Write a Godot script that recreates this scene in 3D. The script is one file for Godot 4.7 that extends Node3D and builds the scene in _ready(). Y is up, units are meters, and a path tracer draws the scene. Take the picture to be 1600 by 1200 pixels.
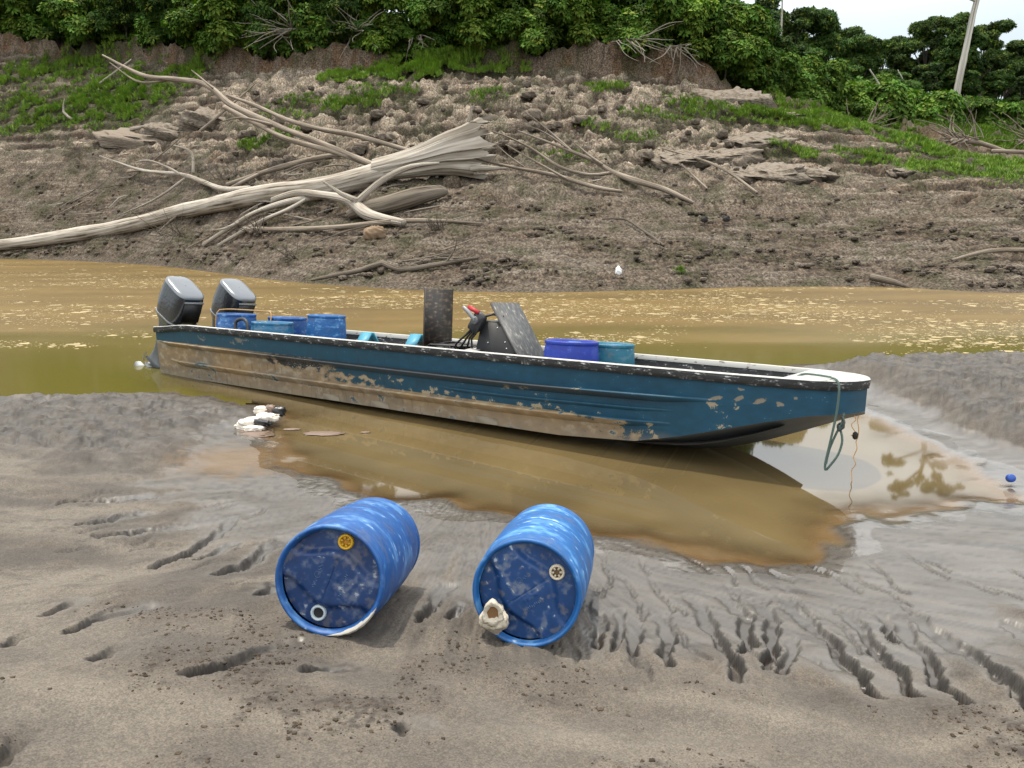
extends Node3D
# A narrow metal river boat aground on a muddy bank, two blue drums in front, a clay bank with driftwood and forest behind.

const EYE := Vector3(0, 2.2, 0)
var rng := RandomNumberGenerator.new()
var used := {}

# ---------------------------------------------------------------- helpers
class MB:
	var v := PackedVector3Array()
	var uv := PackedVector2Array()
	var uv2 := PackedVector2Array()
	var c := PackedColorArray()
	var i := PackedInt32Array()
	func vert(p: Vector3, t := Vector2.ZERO, col := Color.WHITE) -> int:
		v.append(p); uv.append(t); c.append(col)
		return v.size() - 1
	func tri(a: int, b: int, d: int) -> void:
		i.append(a); i.append(b); i.append(d)
	func quad(a: int, b: int, d: int, e: int) -> void:
		tri(a, b, d); tri(a, d, e)
	func flat_quad(a: Vector3, b: Vector3, d: Vector3, e: Vector3) -> void:
		var n := v.size()
		vert(a, Vector2(0, 0)); vert(b, Vector2(1, 0)); vert(d, Vector2(1, 1)); vert(e, Vector2(0, 1))
		quad(n, n + 1, n + 2, n + 3)
	func box(o: Vector3, x: Vector3, y: Vector3, z: Vector3) -> void:
		# o is the centre; x, y, z are half axes
		var p := []
		for k in 8:
			p.append(o + x * (1.0 if k & 1 else -1.0) + y * (1.0 if k & 2 else -1.0) + z * (1.0 if k & 4 else -1.0))
		flat_quad(p[0], p[2], p[3], p[1]); flat_quad(p[4], p[5], p[7], p[6])
		flat_quad(p[0], p[4], p[6], p[2]); flat_quad(p[1], p[3], p[7], p[5])
		flat_quad(p[2], p[6], p[7], p[3]); flat_quad(p[0], p[1], p[5], p[4])
	func grid(rows: int, cols: int, start: int, wrap := false) -> void:
		var last := cols if wrap else cols - 1
		for r in rows - 1:
			for k in last:
				var a := start + r * cols + k
				var b := start + r * cols + (k + 1) % cols
				quad(a, b, b + cols, a + cols)
	func mesh(smooth := true) -> ArrayMesh:
		var n := PackedVector3Array()
		n.resize(v.size())
		for k in range(0, i.size(), 3):
			var a := v[i[k]]
			var f := (v[i[k + 2]] - a).cross(v[i[k + 1]] - a)
			n[i[k]] += f; n[i[k + 1]] += f; n[i[k + 2]] += f
		for k in n.size():
			n[k] = n[k].normalized() if n[k].length_squared() > 1e-20 else Vector3.UP
		var arr := []
		arr.resize(Mesh.ARRAY_MAX)
		arr[Mesh.ARRAY_VERTEX] = v
		arr[Mesh.ARRAY_NORMAL] = n
		arr[Mesh.ARRAY_TEX_UV] = uv
		arr[Mesh.ARRAY_COLOR] = c
		if uv2.size() == v.size(): arr[Mesh.ARRAY_TEX_UV2] = uv2
		arr[Mesh.ARRAY_INDEX] = i
		var m := ArrayMesh.new()
		m.add_surface_from_arrays(Mesh.PRIMITIVE_TRIANGLES, arr)
		if not smooth:
			var st := SurfaceTool.new()
			st.create_from(m, 0); st.deindex(); st.set_smooth_group(-1); st.generate_normals()
			m = st.commit()
		return m
	# a tube through points p with radii r; lumps and a twist come from the noise given
	func tube(p: PackedVector3Array, r: PackedFloat32Array, sides := 8, wob: FastNoiseLite = null, amount := 0.0, tile := 1.0, caps := true) -> void:
		var start := v.size()
		var up := Vector3(0.13, 1, 0.21)
		var along := 0.0
		var n := p.size()
		for k in n:
			var dir := (p[mini(k + 1, n - 1)] - p[maxi(k - 1, 0)]).normalized()
			var s := dir.cross(up)
			if s.length() < 0.05: s = dir.cross(Vector3(1, 0, 0.3))
			s = s.normalized()
			up = s.cross(dir).normalized()
			if k > 0: along += p[k].distance_to(p[k - 1])
			for q in sides + 1:
				var a := TAU * float(q % sides) / sides - PI / 2
				var o := s * cos(a) + up * sin(a)
				var rr := r[k]
				if wob != null:
					var w := p[k] + o * r[k]
					rr *= 1.0 + amount * wob.get_noise_3d(w.x * 1.0 + o.x * 0.7, w.y + o.y * 0.7, w.z)
				vert(p[k] + o * rr, Vector2(float(q) / sides, along * tile))
		for k in n - 1:
			for q in sides:
				var a := start + k * (sides + 1) + q
				quad(a, a + sides + 1, a + sides + 2, a + 1)
		if caps:
			for e in [0, n - 1]:
				var cc := vert(p[e], Vector2(0.5, 0.5))
				for q in sides:
					var a: int = start + e * (sides + 1) + q
					if e == 0: tri(cc, a, a + 1)
					else: tri(cc, a + 1, a)
	# a turned shape round the y axis from (radius, height) pairs
	func lathe(prof: Array, seg := 40) -> void:
		var start := v.size()
		var along := 0.0
		for k in prof.size():
			if k > 0: along += (prof[k] as Vector2).distance_to(prof[k - 1])
			for q in seg + 1:
				var a := TAU * float(q % seg) / seg
				vert(Vector3(cos(a) * prof[k].x, prof[k].y, sin(a) * prof[k].x), Vector2(float(q) / seg, along))
		for k in prof.size() - 1:
			for q in seg:
				var a := start + k * (seg + 1) + q
				quad(a, a + 1, a + seg + 2, a + seg + 1)

func numbered(called: String) -> String:
	var n: int = used.get(called, 0)
	used[called] = n + 1
	return called if n == 0 else "%s_%03d" % [called, n]

func tag(o: Node, label := "", category := "", group := "", kind := "") -> void:
	if label: o.set_meta("label", label)
	if category: o.set_meta("category", category)
	if group: o.set_meta("group", group)
	if kind: o.set_meta("kind", kind)

func thing(called: String, label: String, category: String, xf := Transform3D(), group := "") -> Node3D:
	var o := Node3D.new()
	o.name = numbered(called)
	add_child(o)
	o.transform = xf
	tag(o, label, category, group)
	return o

func put(called: String, m: Mesh, mat: Material, parent: Node = null) -> MeshInstance3D:
	var o := MeshInstance3D.new()
	o.mesh = m
	o.material_override = mat
	if parent == null:
		o.name = numbered(called)
		add_child(o)
	else:
		o.name = called
		parent.add_child(o, true)
	return o

func nz(sd: int, freq: float, oct := 3, kind := FastNoiseLite.TYPE_SIMPLEX_SMOOTH, ridged := false) -> FastNoiseLite:
	var n := FastNoiseLite.new()
	n.seed = sd; n.frequency = freq; n.noise_type = kind
	n.fractal_type = FastNoiseLite.FRACTAL_RIDGED if ridged else FastNoiseLite.FRACTAL_FBM
	n.fractal_octaves = oct
	return n

func lin(r: float, g: float, b: float) -> Color:
	return Color(r, g, b).linear_to_srgb()

func mat(col: Color, rough := 0.8, metal := 0.0, spec := 0.5) -> StandardMaterial3D:
	var m := StandardMaterial3D.new()
	m.albedo_color = col.linear_to_srgb()
	m.roughness = rough; m.metallic = metal; m.metallic_specular = spec
	return m

func tex(im: Image) -> ImageTexture:
	im.generate_mipmaps()
	return ImageTexture.create_from_image(im)

# an image whose pixel colour comes from f(x, y) in 0..1, linear values in, sRGB out
func paint(w: int, h: int, f: Callable) -> ImageTexture:
	var im := Image.create(w, h, false, Image.FORMAT_RGB8)
	for y in h:
		for x in w:
			im.set_pixel(x, y, (f.call((x + 0.5) / w, (y + 0.5) / h) as Color).linear_to_srgb())
	return tex(im)

func relief(m: StandardMaterial3D, n: FastNoiseLite, size: int, cm: float, tri_scale := 0.0) -> void:
	m.heightmap_enabled = true
	m.heightmap_texture = tex(n.get_seamless_image(size, size))
	m.heightmap_scale = cm
	if tri_scale > 0.0:
		m.uv1_triplanar = true; m.uv1_world_triplanar = true
		m.uv1_scale = Vector3.ONE * tri_scale

# grain for ground: two layers of noise turned into a grey map with dark pits and pale specks
func grain(size: Vector2i, fa: float, fb: float, dark: float, seamless: bool, kind := FastNoiseLite.TYPE_SIMPLEX_SMOOTH, low := 0.62) -> ImageTexture:
	var a := nz(901, fa, 4, kind)
	var b := nz(902, fb, 3, FastNoiseLite.TYPE_SIMPLEX_SMOOTH, true)
	var ia := a.get_seamless_image(size.x, size.y) if seamless else a.get_image(size.x, size.y)
	var ib := b.get_seamless_image(size.x, size.y) if seamless else b.get_image(size.x, size.y)
	var da := ia.get_data()
	var db := ib.get_data()
	var la := PackedFloat32Array()
	var lb := PackedFloat32Array()
	for k in 256:
		var u := k / 255.0
		la.append(255.0 * (low + (1.0 - low) * sstep(0.2, 0.75, u)))
		lb.append(1.0 - dark * sstep(0.55, 0.95, u))
	for k in da.size():
		da[k] = int(la[da[k]] * lb[db[k]])
	return tex(Image.create_from_data(size.x, size.y, false, Image.FORMAT_L8, da))

func spline(pts: Array, step := 0.35) -> Array:
	# Catmull-Rom through Vector4 (x, y, z, radius): [points, radii]
	var p := PackedVector3Array()
	var r := PackedFloat32Array()
	for k in pts.size() - 1:
		var a: Vector4 = pts[maxi(k - 1, 0)]
		var b: Vector4 = pts[k]
		var c: Vector4 = pts[k + 1]
		var d: Vector4 = pts[mini(k + 2, pts.size() - 1)]
		var n := maxi(2, int(Vector3(b.x - c.x, b.y - c.y, b.z - c.z).length() / step))
		for q in n + (1 if k == pts.size() - 2 else 0):
			var f := float(q) / n
			var h := b + 0.5 * f * (c - a + f * (2.0 * a - 5.0 * b + 4.0 * c - d + f * (3.0 * (b - c) + d - a)))
			p.append(Vector3(h.x, h.y, h.z)); r.append(maxf(h.w, 0.004))
	return [p, r]

func sstep(a: float, b: float, x: float) -> float:
	return smoothstep(a, b, x)

# ---------------------------------------------------------------- the far bank's shape
# Nine profiles across the valley, 0.16 apart in x / distance; each: distance, height along shore, mud, slope, scarp foot, scarp top, plateau.
var profiles := [
	[45.1, 0, 46.2, .51, 48, 1.21, 51, 2.37, 54, 4.09, 58, 6.93, 62, 9.15, 67, 12.72, 72, 16.42, 72.8, 18.0, 118, 19.5],
	[39.8, 0, 41.3, .62, 43.5, 1.48, 46.5, 2.54, 50, 4.14, 54.5, 6.64, 59, 9.03, 64, 12.25, 68.5, 15.2, 69.3, 17.05, 114, 18.5],
	[29.7, 0, 31.2, .42, 33.6, 1.1, 36.2, 2.04, 39.5, 3.27, 45, 5.35, 50, 7.61, 56, 10.6, 61, 13.0, 61.8, 14.6, 107, 16.1],
	[25.5, 0, 27.2, .43, 29.4, 1, 32.5, 1.92, 36, 3.18, 42, 5.3, 47, 7.47, 52, 9.98, 58, 12.85, 59, 13.9, 104, 15.4],
	[24.1, 0, 25.6, .43, 27.7, .96, 30.7, 1.82, 34, 2.99, 40, 5.15, 45, 7.24, 50.5, 9.94, 56, 12.3, 57, 13.67, 102, 15.2],
	[24.7, 0, 26, .4, 28, .95, 30.8, 1.81, 34.2, 2.99, 39.5, 5.12, 44, 6.96, 50, 9.68, 54.5, 11.7, 55.3, 13.4, 100, 14.9],
	[26.1, 0, 27, .38, 28.8, .91, 31.5, 1.81, 34.5, 2.86, 38, 4.27, 42, 5.62, 47, 7.47, 52.5, 9.39, 56, 10.7, 106, 11.5],
	[26, 0, 27, .38, 29, .9, 31.5, 1.68, 34, 2.59, 37.5, 3.66, 41, 4.85, 45.5, 6.19, 51, 7.37, 60, 8.74, 115, 15.8],
	[23.9, 0, 25.1, .36, 26.7, .79, 29, 1.49, 31.3, 2.18, 34, 2.99, 37, 3.78, 43, 4.78, 55, 6.39, 75, 9.35, 115, 15.8]]

func profile(t: float) -> PackedVector2Array:
	var j := clampf((t + 0.64) / 0.16, 0.0, 7.9999)
	var k := int(j)
	var f := j - k
	var a: Array = profiles[maxi(k - 1, 0)]
	var b: Array = profiles[k]
	var c: Array = profiles[k + 1]
	var d: Array = profiles[mini(k + 2, 8)]
	var out := PackedVector2Array()
	for q in 11:
		var v := [0.0, 0.0]
		for e in 2:
			var p0: float = a[q * 2 + e]
			var p1: float = b[q * 2 + e]
			var p2: float = c[q * 2 + e]
			var p3: float = d[q * 2 + e]
			v[e] = p1 + 0.5 * f * (p2 - p0 + f * (2 * p0 - 5 * p1 + 4 * p2 - p3 + f * (3 * (p1 - p2) + p3 - p0)))
		out.append(Vector2(v[0], v[1]))
	return out

func bank(x: float, z: float) -> float:
	# smooth height of the far bank
	var d := -z
	var p := profile(x / d)
	if d <= p[0].x: return maxf(-0.6, (d - p[0].x) * 0.25)
	for q in 10:
		if d < p[q + 1].x:
			return lerpf(p[q].y, p[q + 1].y, (d - p[q].x) / (p[q + 1].x - p[q].x))
	return p[10].y

func soil(x: float, z: float) -> float:
	# the bank with its broad swells, what driftwood lies on
	var b := bank(x, z)
	return b + n_big.get_noise_2d(x, z) * 0.35 * sstep(0.2, 2.0, b)

var n_big := nz(3, 0.13, 2)
var n_mid := nz(4, 0.45, 3)
var n_clod := nz(5, 0.55, 4, FastNoiseLite.TYPE_SIMPLEX_SMOOTH, true)
var n_fine := nz(6, 2.6, 3)
var n_streak := nz(7, 0.8, 3)
var n_cell := nz(8, 1.1, 2, FastNoiseLite.TYPE_CELLULAR)
var grass_spots: Array = []

func grass_at(x: float, z: float) -> float:
	var g := 0.0
	for s in grass_spots:
		var dx: float = (x - s[0]) / s[2]
		var dz: float = (z + s[1]) / s[3]
		g = maxf(g, 1.0 - dx * dx - dz * dz)
	return g

# height and colour of the far ground; s runs 0..10 along the profile
func far_ground(x: float, d: float, h: float, s: float, t: float, col: Array) -> float:
	var z := -d
	var rough := sstep(-0.42, -0.3, t) * (1.0 - sstep(0.28, 0.4, t)) * sstep(4.2, 5.4, s) * (1.0 - sstep(8.6, 9.0, s))
	var upper := sstep(3.6, 5.2, s)
	var on_top := sstep(9.0, 9.4, s)
	var big := n_big.get_noise_2d(x, z)
	var mid := n_mid.get_noise_2d(x, z)
	var fine := n_fine.get_noise_2d(x, z * 0.8)
	var clod := n_clod.get_noise_3d(x * 0.8, z * 0.8, 0.0)
	var cell := n_cell.get_noise_2d(x + mid, z + mid)
	var up := h
	up += big * 0.35 * sstep(0.3, 3.0, s) + mid * lerpf(0.05, 0.16, upper) * sstep(0.0, 1.0, s)
	# strand lines: the falling river cut small steps along the contour
	var q := (up + mid * 0.12 + big * 0.3) / lerpf(0.2, 0.75, upper)
	var fr := q - floorf(q)
	var step := sstep(0.0, 0.22, fr) - fr
	var strata := lerpf(0.09, 0.5, upper) * (0.55 + 0.45 * n_streak.get_noise_2d(x * 0.15, q)) * sstep(0.4, 1.5, s) * (1.0 - sstep(8.0, 8.3, s))
	up += step * strata
	up += rough * (-clod * 0.5 - 0.25 * n_clod.get_noise_3d(x * 2.1, z * 2.1, 9.0) + cell * 0.2 + fine * 0.06)
	up += (1.0 - rough) * (fine * lerpf(0.05, 0.09, upper) - maxf(0.0, clod + .1) * lerpf(0.12, 0.3, upper) + n_cell.get_noise_2d(x * 2.2, z * 2.2) * .04) * (1.0 - on_top) * sstep(-0.2, 0.5, s)
	var scarp := sstep(7.95, 8.1, s) * (1.0 - on_top)
	up += scarp * (fine * 0.12 + clod * 0.4 + mid * 0.5) + on_top * mid * 0.5
	up += n_mid.get_noise_2d(x * 0.4, 3.0) * 1.3 * sstep(8.0, 8.9, s) * (1.0 - sstep(9.0, 9.6, s))
	# colour of the soil itself
	var grey := Color(0.105, 0.087, 0.07)
	var dark := Color(0.024, 0.019, 0.015)
	var pale := Color(0.3, 0.258, 0.21)
	var brown := Color(0.082, 0.06, 0.041)
	var red := Color(0.2, 0.128, 0.08)
	var patch := n_streak.get_noise_2d(x * 0.25 + 40.0, z * 0.5)
	var streak := n_streak.get_noise_2d(x * 0.3, up * 4.0)
	var c := grey.lerp(brown, clampf(0.4 + patch * 1.1, 0, 1) * 0.75)
	c = c.lerp(dark, sstep(0.1, 0.4, -fine + patch * 0.5 + clod * .35) * 0.6)
	c = c.lerp(Color(0.16, 0.142, 0.122), sstep(0.1, 0.5, streak + .3 * fine) * 0.6)
	c = c.lerp(grey * 0.8, 1.0 - sstep(0.0, 0.9, s))
	var u := brown.lerp(grey, clampf(0.5 + mid, 0, 1))
	u = u.lerp(pale, sstep(0.0, 0.5, -clod + fine * 0.6) * 0.6 * (0.3 + rough))
	u = u.lerp(pale, sstep(0.1, 0.4, streak) * 0.6)
	u = u.lerp(dark, sstep(0.15, 0.5, clod - fine * 0.4) * 0.7)
	u = u.lerp(pale, rough * (0.3 + 0.4 * sstep(-0.2, 0.4, mid)) * sstep(.5, .1, clod))
	c = c.lerp(u, upper)
	c = c.lerp(pale, sstep(0.16, 0.03, absf(h - 6.7 + mid * 0.2 + t)) * sstep(-0.24, -0.36, t) * sstep(-0.2, 0.2, streak + 0.1) * 0.8)
	c = c.lerp(pale, sstep(0.1, 0.0, absf(t + 0.285 + 0.02 * mid)) * sstep(7.0, 8.0, s) * (1.0 - sstep(8.9, 9.2, s)) * 0.6)
	c = c * Color(1.98, 1.9, 1.8) * lerpf(0.86, 1.05, upper)
	c = c.lerp(red.lerp(pale, sstep(0.15, 0.5, clod) * 0.4).lerp(dark, sstep(0.15, 0.4, fine) * 0.5), scarp)
	c = c.lerp(Color(0.05, 0.042, 0.026), on_top)
	# treads of the strand lines dry out pale, risers stay dark
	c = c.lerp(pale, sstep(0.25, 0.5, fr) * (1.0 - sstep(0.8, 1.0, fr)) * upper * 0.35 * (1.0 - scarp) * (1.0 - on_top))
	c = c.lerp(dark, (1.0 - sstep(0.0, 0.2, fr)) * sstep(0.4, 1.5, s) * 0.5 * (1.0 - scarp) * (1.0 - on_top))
	var g := grass_at(x, z)
	c = c.lerp(Color(0.06, 0.062, 0.026), sstep(-0.15, 0.5, g + mid * 0.6) * 0.8)
	col[0] = c
	return up

# ---------------------------------------------------------------- the near shore's shape
var pool := PackedVector2Array([Vector2(-60, -9.3), Vector2(-14, -9.3), Vector2(-6.5, -9.57), Vector2(-5.5, -9.8), Vector2(-4.54, -9.87), Vector2(-3.77, -9.39), Vector2(-3.04, -8.89), Vector2(-2.71, -8.44), Vector2(-2.69, -7.77), Vector2(-2.39, -7.27), Vector2(-2.19, -6.86), Vector2(-1.65, -6.28), Vector2(-1.25, -5.94), Vector2(-.71, -5.74), Vector2(-.2, -5.64), Vector2(.29, -5.45), Vector2(.62, -5), Vector2(1.12, -4.81), Vector2(1.66, -4.65), Vector2(2.06, -4.7), Vector2(2.42, -5), Vector2(2.64, -5.45), Vector2(3.18, -5.64), Vector2(3.99, -5.67), Vector2(4.39, -5.88), Vector2(4.28, -6.11), Vector2(4.3, -6.49), Vector2(4.28, -7.06), Vector2(4.29, -7.77), Vector2(4.27, -8.44), Vector2(4.21, -8.95), Vector2(3.2, -9.3), Vector2(2.6, -10.3), Vector2(3.2, -11.5), Vector2(5.13, -11.9), Vector2(6.14, -12.12), Vector2(7.23, -12.24), Vector2(8.3, -12.3), Vector2(14, -12.5), Vector2(40, -12.6), Vector2(40, -60), Vector2(-60, -60)])
const CELL := 0.125
const CX := 272
const CZ := 132
var shore_map := PackedFloat32Array()

func make_shore_map() -> void:
	# signed distance to the waterline, dry side positive, on a coarse grid: x from -17, z from 0 to -16.5
	shore_map.resize(CX * CZ)
	var n := pool.size()
	for k in CZ:
		for j in CX:
			var p := Vector2(-17.0 + j * CELL, -k * CELL)
			var best := 1e9
			for q in n:
				var a := pool[q]
				var ab := pool[(q + 1) % n] - a
				var f := clampf((p - a).dot(ab) / ab.length_squared(), 0, 1)
				best = minf(best, (a + ab * f - p).length_squared())
			best = sqrt(best)
			shore_map[k * CX + j] = -best if Geometry2D.is_point_in_polygon(p, pool) else best

func shore(x: float, z: float) -> float:
	var a := clampf((x + 17.0) / CELL, 0, CX - 1.001)
	var b := clampf(-z / CELL, 0, CZ - 1.001)
	var j := int(a)
	var k := int(b)
	var i := k * CX + j
	return lerpf(lerpf(shore_map[i], shore_map[i + 1], a - j), lerpf(shore_map[i + CX], shore_map[i + CX + 1], a - j), b - k)

var rise := [-4.0, -.35, -.3, -.06, 0.0, 0.0, .5, .012, 1.1, .05, 1.5, .1, 1.9, .175, 2.3, .26, 3.7, .58, 6.0, 1.0, 12.0, 1.6]
func beach(sd: float) -> float:
	if sd <= rise[0]: return rise[1]
	for k in range(0, rise.size() - 2, 2):
		if sd < rise[k + 2]:
			return lerpf(rise[k + 1], rise[k + 3], (sd - rise[k]) / (rise[k + 2] - rise[k]))
	return 1.6

var n_lump := nz(21, 1.5, 3)
var n_lump2 := nz(22, 4.5, 3)
var n_ridge := nz(23, 1.3, 3, FastNoiseLite.TYPE_SIMPLEX_SMOOTH, true)
var n_warp := nz(24, 0.7, 2)
var n_flow := nz(25, 1.0, 3)
var n_grit := nz(26, 22.0, 2)

func mound(x: float, z: float) -> float:
	# 0..1 where trodden, lumpy mud stands: the bar at the right and the flat at the left
	var bar := sstep(4.55, 5.15, x + 0.25 * n_warp.get_noise_2d(x, z)) * sstep(6.3, 7.4, -z)
	var flat := (1.0 - sstep(-3.6, -2.7, x)) * sstep(6.0, 6.9, -z + 0.3 * n_warp.get_noise_2d(x, z))
	return maxf(bar, flat)

func near_base(x: float, z: float) -> float:
	var sd := shore(x, z)
	sd += (0.22 * n_warp.get_noise_2d(x * 1.6, z * 1.6) + 0.07 * n_lump.get_noise_2d(x * 1.5, z * 1.5)) * sstep(0.0, 0.3, absf(sd) + 0.15) * (1.0 - sstep(2.0, 3.0, absf(sd)))
	var h := beach(sd)
	var m := mound(x, z)
	if m > 0.0:
		var land := sstep(0.0, 0.5, sd)
		var lump := 1.0 - clampf(n_ridge.get_noise_2d(x * 0.7, z * 1.1) + .15, 0, 1)
		h = lerpf(h, minf(h, 0.13), m)
		var q := (n_warp.get_noise_2d(x * 0.9, z * 1.8) + 0.45 * n_lump.get_noise_2d(x, z * 1.4)) * 4.0
		var fr := q - floorf(q)
		h += m * land * (0.03 + 0.022 * lump + 0.05 * n_lump.get_noise_2d(x * .6, z * 1.1) + 0.045 * (sstep(0.0, 0.22, fr) - fr))
		if x > 4: h += 0.13 * m * land
	return h
# rills: where seeping water cut back into the beach, head first
var rills := [
	[Vector2(.74, -3.34), Vector2(.8, -3.65), Vector2(.86, -3.95)], [Vector2(.62, -3.46), Vector2(.68, -3.87)],
	[Vector2(.42, -3.57), Vector2(.49, -3.9)], [Vector2(.53, -3.54), Vector2(.63, -3.96)],
	[Vector2(1.05, -3.19), Vector2(1.1, -3.69), Vector2(1.07, -4.18)], [Vector2(1.19, -3.51), Vector2(1.32, -3.97), Vector2(1.28, -4.23)],
	[Vector2(1.24, -3.36), Vector2(1.44, -3.9), Vector2(1.46, -4.16)], [Vector2(1.28, -3.33), Vector2(1.48, -3.64)],
	[Vector2(1.65, -3.1), Vector2(1.67, -3.4), Vector2(1.66, -3.64), Vector2(1.63, -3.87), Vector2(1.61, -4.19)],
	[Vector2(1.84, -3.1), Vector2(1.87, -3.42), Vector2(1.89, -3.73), Vector2(1.87, -4.05)],
	[Vector2(1.98, -2.99), Vector2(2.03, -3.28), Vector2(2.12, -3.61), Vector2(2.14, -3.9)],
	[Vector2(2.02, -3.67), Vector2(2.08, -3.97)],
	[Vector2(2.21, -2.92), Vector2(2.34, -3.35), Vector2(2.31, -3.7), Vector2(2.23, -3.93)],
	[Vector2(2.6, -2.9), Vector2(2.75, -3.3), Vector2(2.7, -3.8)],
	[Vector2(-2.16, -4.35), Vector2(-2.09, -4.68), Vector2(-2.07, -5.35)], [Vector2(-1.76, -4.19), Vector2(-1.64, -4.54), Vector2(-1.58, -4.98)],
	[Vector2(-1.98, -4.47), Vector2(-1.87, -4.8)], [Vector2(-2.72, -4.71), Vector2(-2.33, -5.15)],
	[Vector2(-2.95, -4.91), Vector2(-2.71, -5.33)], [Vector2(-3.35, -5.36), Vector2(-2.88, -5.75)],
	[Vector2(-2.24, -3.38), Vector2(-2.17, -3.57)], [Vector2(-2.04, -3.15), Vector2(-1.93, -3.48), Vector2(-1.85, -3.59)],
	[Vector2(-1.73, -2.88), Vector2(-1.67, -3.05)], [Vector2(-1.31, -2.79), Vector2(-1.19, -2.96), Vector2(-1.03, -3.3)],
	[Vector2(-.5, -3.69), Vector2(-.44, -3.95), Vector2(-.39, -4.21)], [Vector2(-.32, -3.81), Vector2(-.28, -3.97)],
	[Vector2(-1.36, -3.87), Vector2(-1.35, -4.09)], [Vector2(-1.57, -2.08), Vector2(-1.58, -2.28)], [Vector2(-2.15, -2.94), Vector2(-2.17, -3.14)],
	[Vector2(-.42, -2.5), Vector2(-.36, -2.6)], [Vector2(-.9, -3.0), Vector2(-.75, -3.12)]]
const RX := 1188
const RZ := 657
const RC := 0.008
var rill_cut := PackedFloat32Array()   # metres removed
var rill_wet := PackedFloat32Array()
var rill_edge := PackedFloat32Array()

func make_rills() -> void:
	# x from -4.75 to 4.75, z from -1.25 to -6.5
	rill_cut.resize(RX * RZ); rill_wet.resize(RX * RZ); rill_edge.resize(RX * RZ)
	var edge := nz(31, 9.0, 2)
	var side := nz(32, 2.5, 2)
	# finer threads between and beside the larger ones, all draining towards the pool
	var all := rills.duplicate()
	rng.seed = 19
	for k in 78:
		var right := k < 48
		var x := rng.randf_range(0.3, 3.3) if right else rng.randf_range(-3.4, -0.9)
		var z := -rng.randf_range(3.1, 4.6) if right else -rng.randf_range(3.2, 5.6)
		var aim := Vector2(lerpf(0.0, -0.45, x / 3.0), -1.0) if right else Vector2(0.45, -0.9)
		var l := rng.randf_range(0.12, 0.55)
		var p := Vector2(x, z)
		var q := [p]
		for e in 3:
			aim = (aim + Vector2(rng.randf_range(-.25, .25), 0)).normalized()
			p += aim * l / 3.0
			q.append(p)
		all.append(q)
	for r in all.size():
		var line: Array = all[r]
		var thin := r >= rills.size()
		var total := 0.0
		for k in line.size() - 1: total += (line[k] as Vector2).distance_to(line[k + 1])
		var deep := 0.05 + 0.03 * clampf(total / 0.9, 0, 1) if not thin else 0.016
		var done := 0.0
		for k in line.size() - 1:
			var a: Vector2 = line[k]
			var b: Vector2 = line[k + 1]
			var ab := b - a
			var reach := 0.2
			var j0 := clampi(int((minf(a.x, b.x) - reach + 4.75) / RC), 0, RX - 1)
			var j1 := clampi(int((maxf(a.x, b.x) + reach + 4.75) / RC), 0, RX - 1)
			var k0 := clampi(int((-maxf(a.y, b.y) - reach - 1.25) / RC), 0, RZ - 1)
			var k1 := clampi(int((-minf(a.y, b.y) + reach - 1.25) / RC), 0, RZ - 1)
			for kk in range(k0, k1):
				for jj in range(j0, j1):
					var p := Vector2(-4.75 + jj * RC, -1.25 - kk * RC)
					p += Vector2(side.get_noise_2d(p.x, p.y), side.get_noise_2d(p.x + 50.0, p.y)) * 0.05
					var f := clampf((p - a).dot(ab) / ab.length_squared(), 0, 1)
					var off := (a + ab * f - p).length()
					var u := (done + ab.length() * f) / total   # 0 at the head, 1 at the mouth
					off += edge.get_noise_2d(p.x, p.y) * (0.022 if not thin else 0.006) + 0.5 * edge.get_noise_2d(p.x * 3.0, p.y * 3.0) * (0.014 if not thin else 0.004)
					var w := lerpf(0.03, 0.062, u) * (0.65 + 0.35 * clampf(total, 0.3, 1.0)) if not thin else lerpf(0.012, 0.018, u)
					var i := kk * RX + jj
					var inside := 1.0 - sstep(w * 0.6, w, off)
					if inside > 0.0:
						rill_cut[i] = maxf(rill_cut[i], inside * deep * (1.0 - 0.8 * sstep(0.1, 1.0, u)))
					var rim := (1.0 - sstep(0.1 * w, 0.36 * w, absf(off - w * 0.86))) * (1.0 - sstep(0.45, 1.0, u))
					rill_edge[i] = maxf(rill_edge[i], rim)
					if not thin: rill_wet[i] = maxf(rill_wet[i], (1.0 - sstep(w * 0.9, w * 2.4, off)) * (0.35 + 0.65 * sstep(0.1, 0.5, u)))
			done += ab.length()

func rill(map: PackedFloat32Array, x: float, z: float) -> float:
	var a := (x + 4.75) / RC
	var b := (-z - 1.25) / RC
	if a < 0 or b < 0 or a >= RX - 1.001 or b >= RZ - 1.001: return 0.0
	var j := int(a)
	var k := int(b)
	var i := k * RX + j
	return lerpf(lerpf(map[i], map[i + 1], a - j), lerpf(map[i + RX], map[i + RX + 1], a - j), b - k)

# coordinates along and across the way the water drained over the beach
func flow(x: float, z: float) -> Vector2:
	var c := Vector2(lerpf(0.9, -3.2, sstep(-0.8, 0.9, x)), -7.1)
	var p := Vector2(x, z) - c
	return Vector2(p.length(), p.angle() * 4.0)

func wetness(x: float, z: float, h: float) -> float:
	var fl := flow(x, z)
	var top := lerpf(0.07, 0.092, sstep(-1.2, 0.9, x))
	top += 0.05 * n_flow.get_noise_2d(fl.x * 0.5, fl.y * 2.2) + 0.02 * n_lump.get_noise_2d(x * 2.0, z * 2.0)
	var w := 1.0 - sstep(top * 0.55, top, h)
	return maxf(w, rill(rill_wet, x, z) * (1.0 - sstep(0.2, 0.42, h)))

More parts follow.
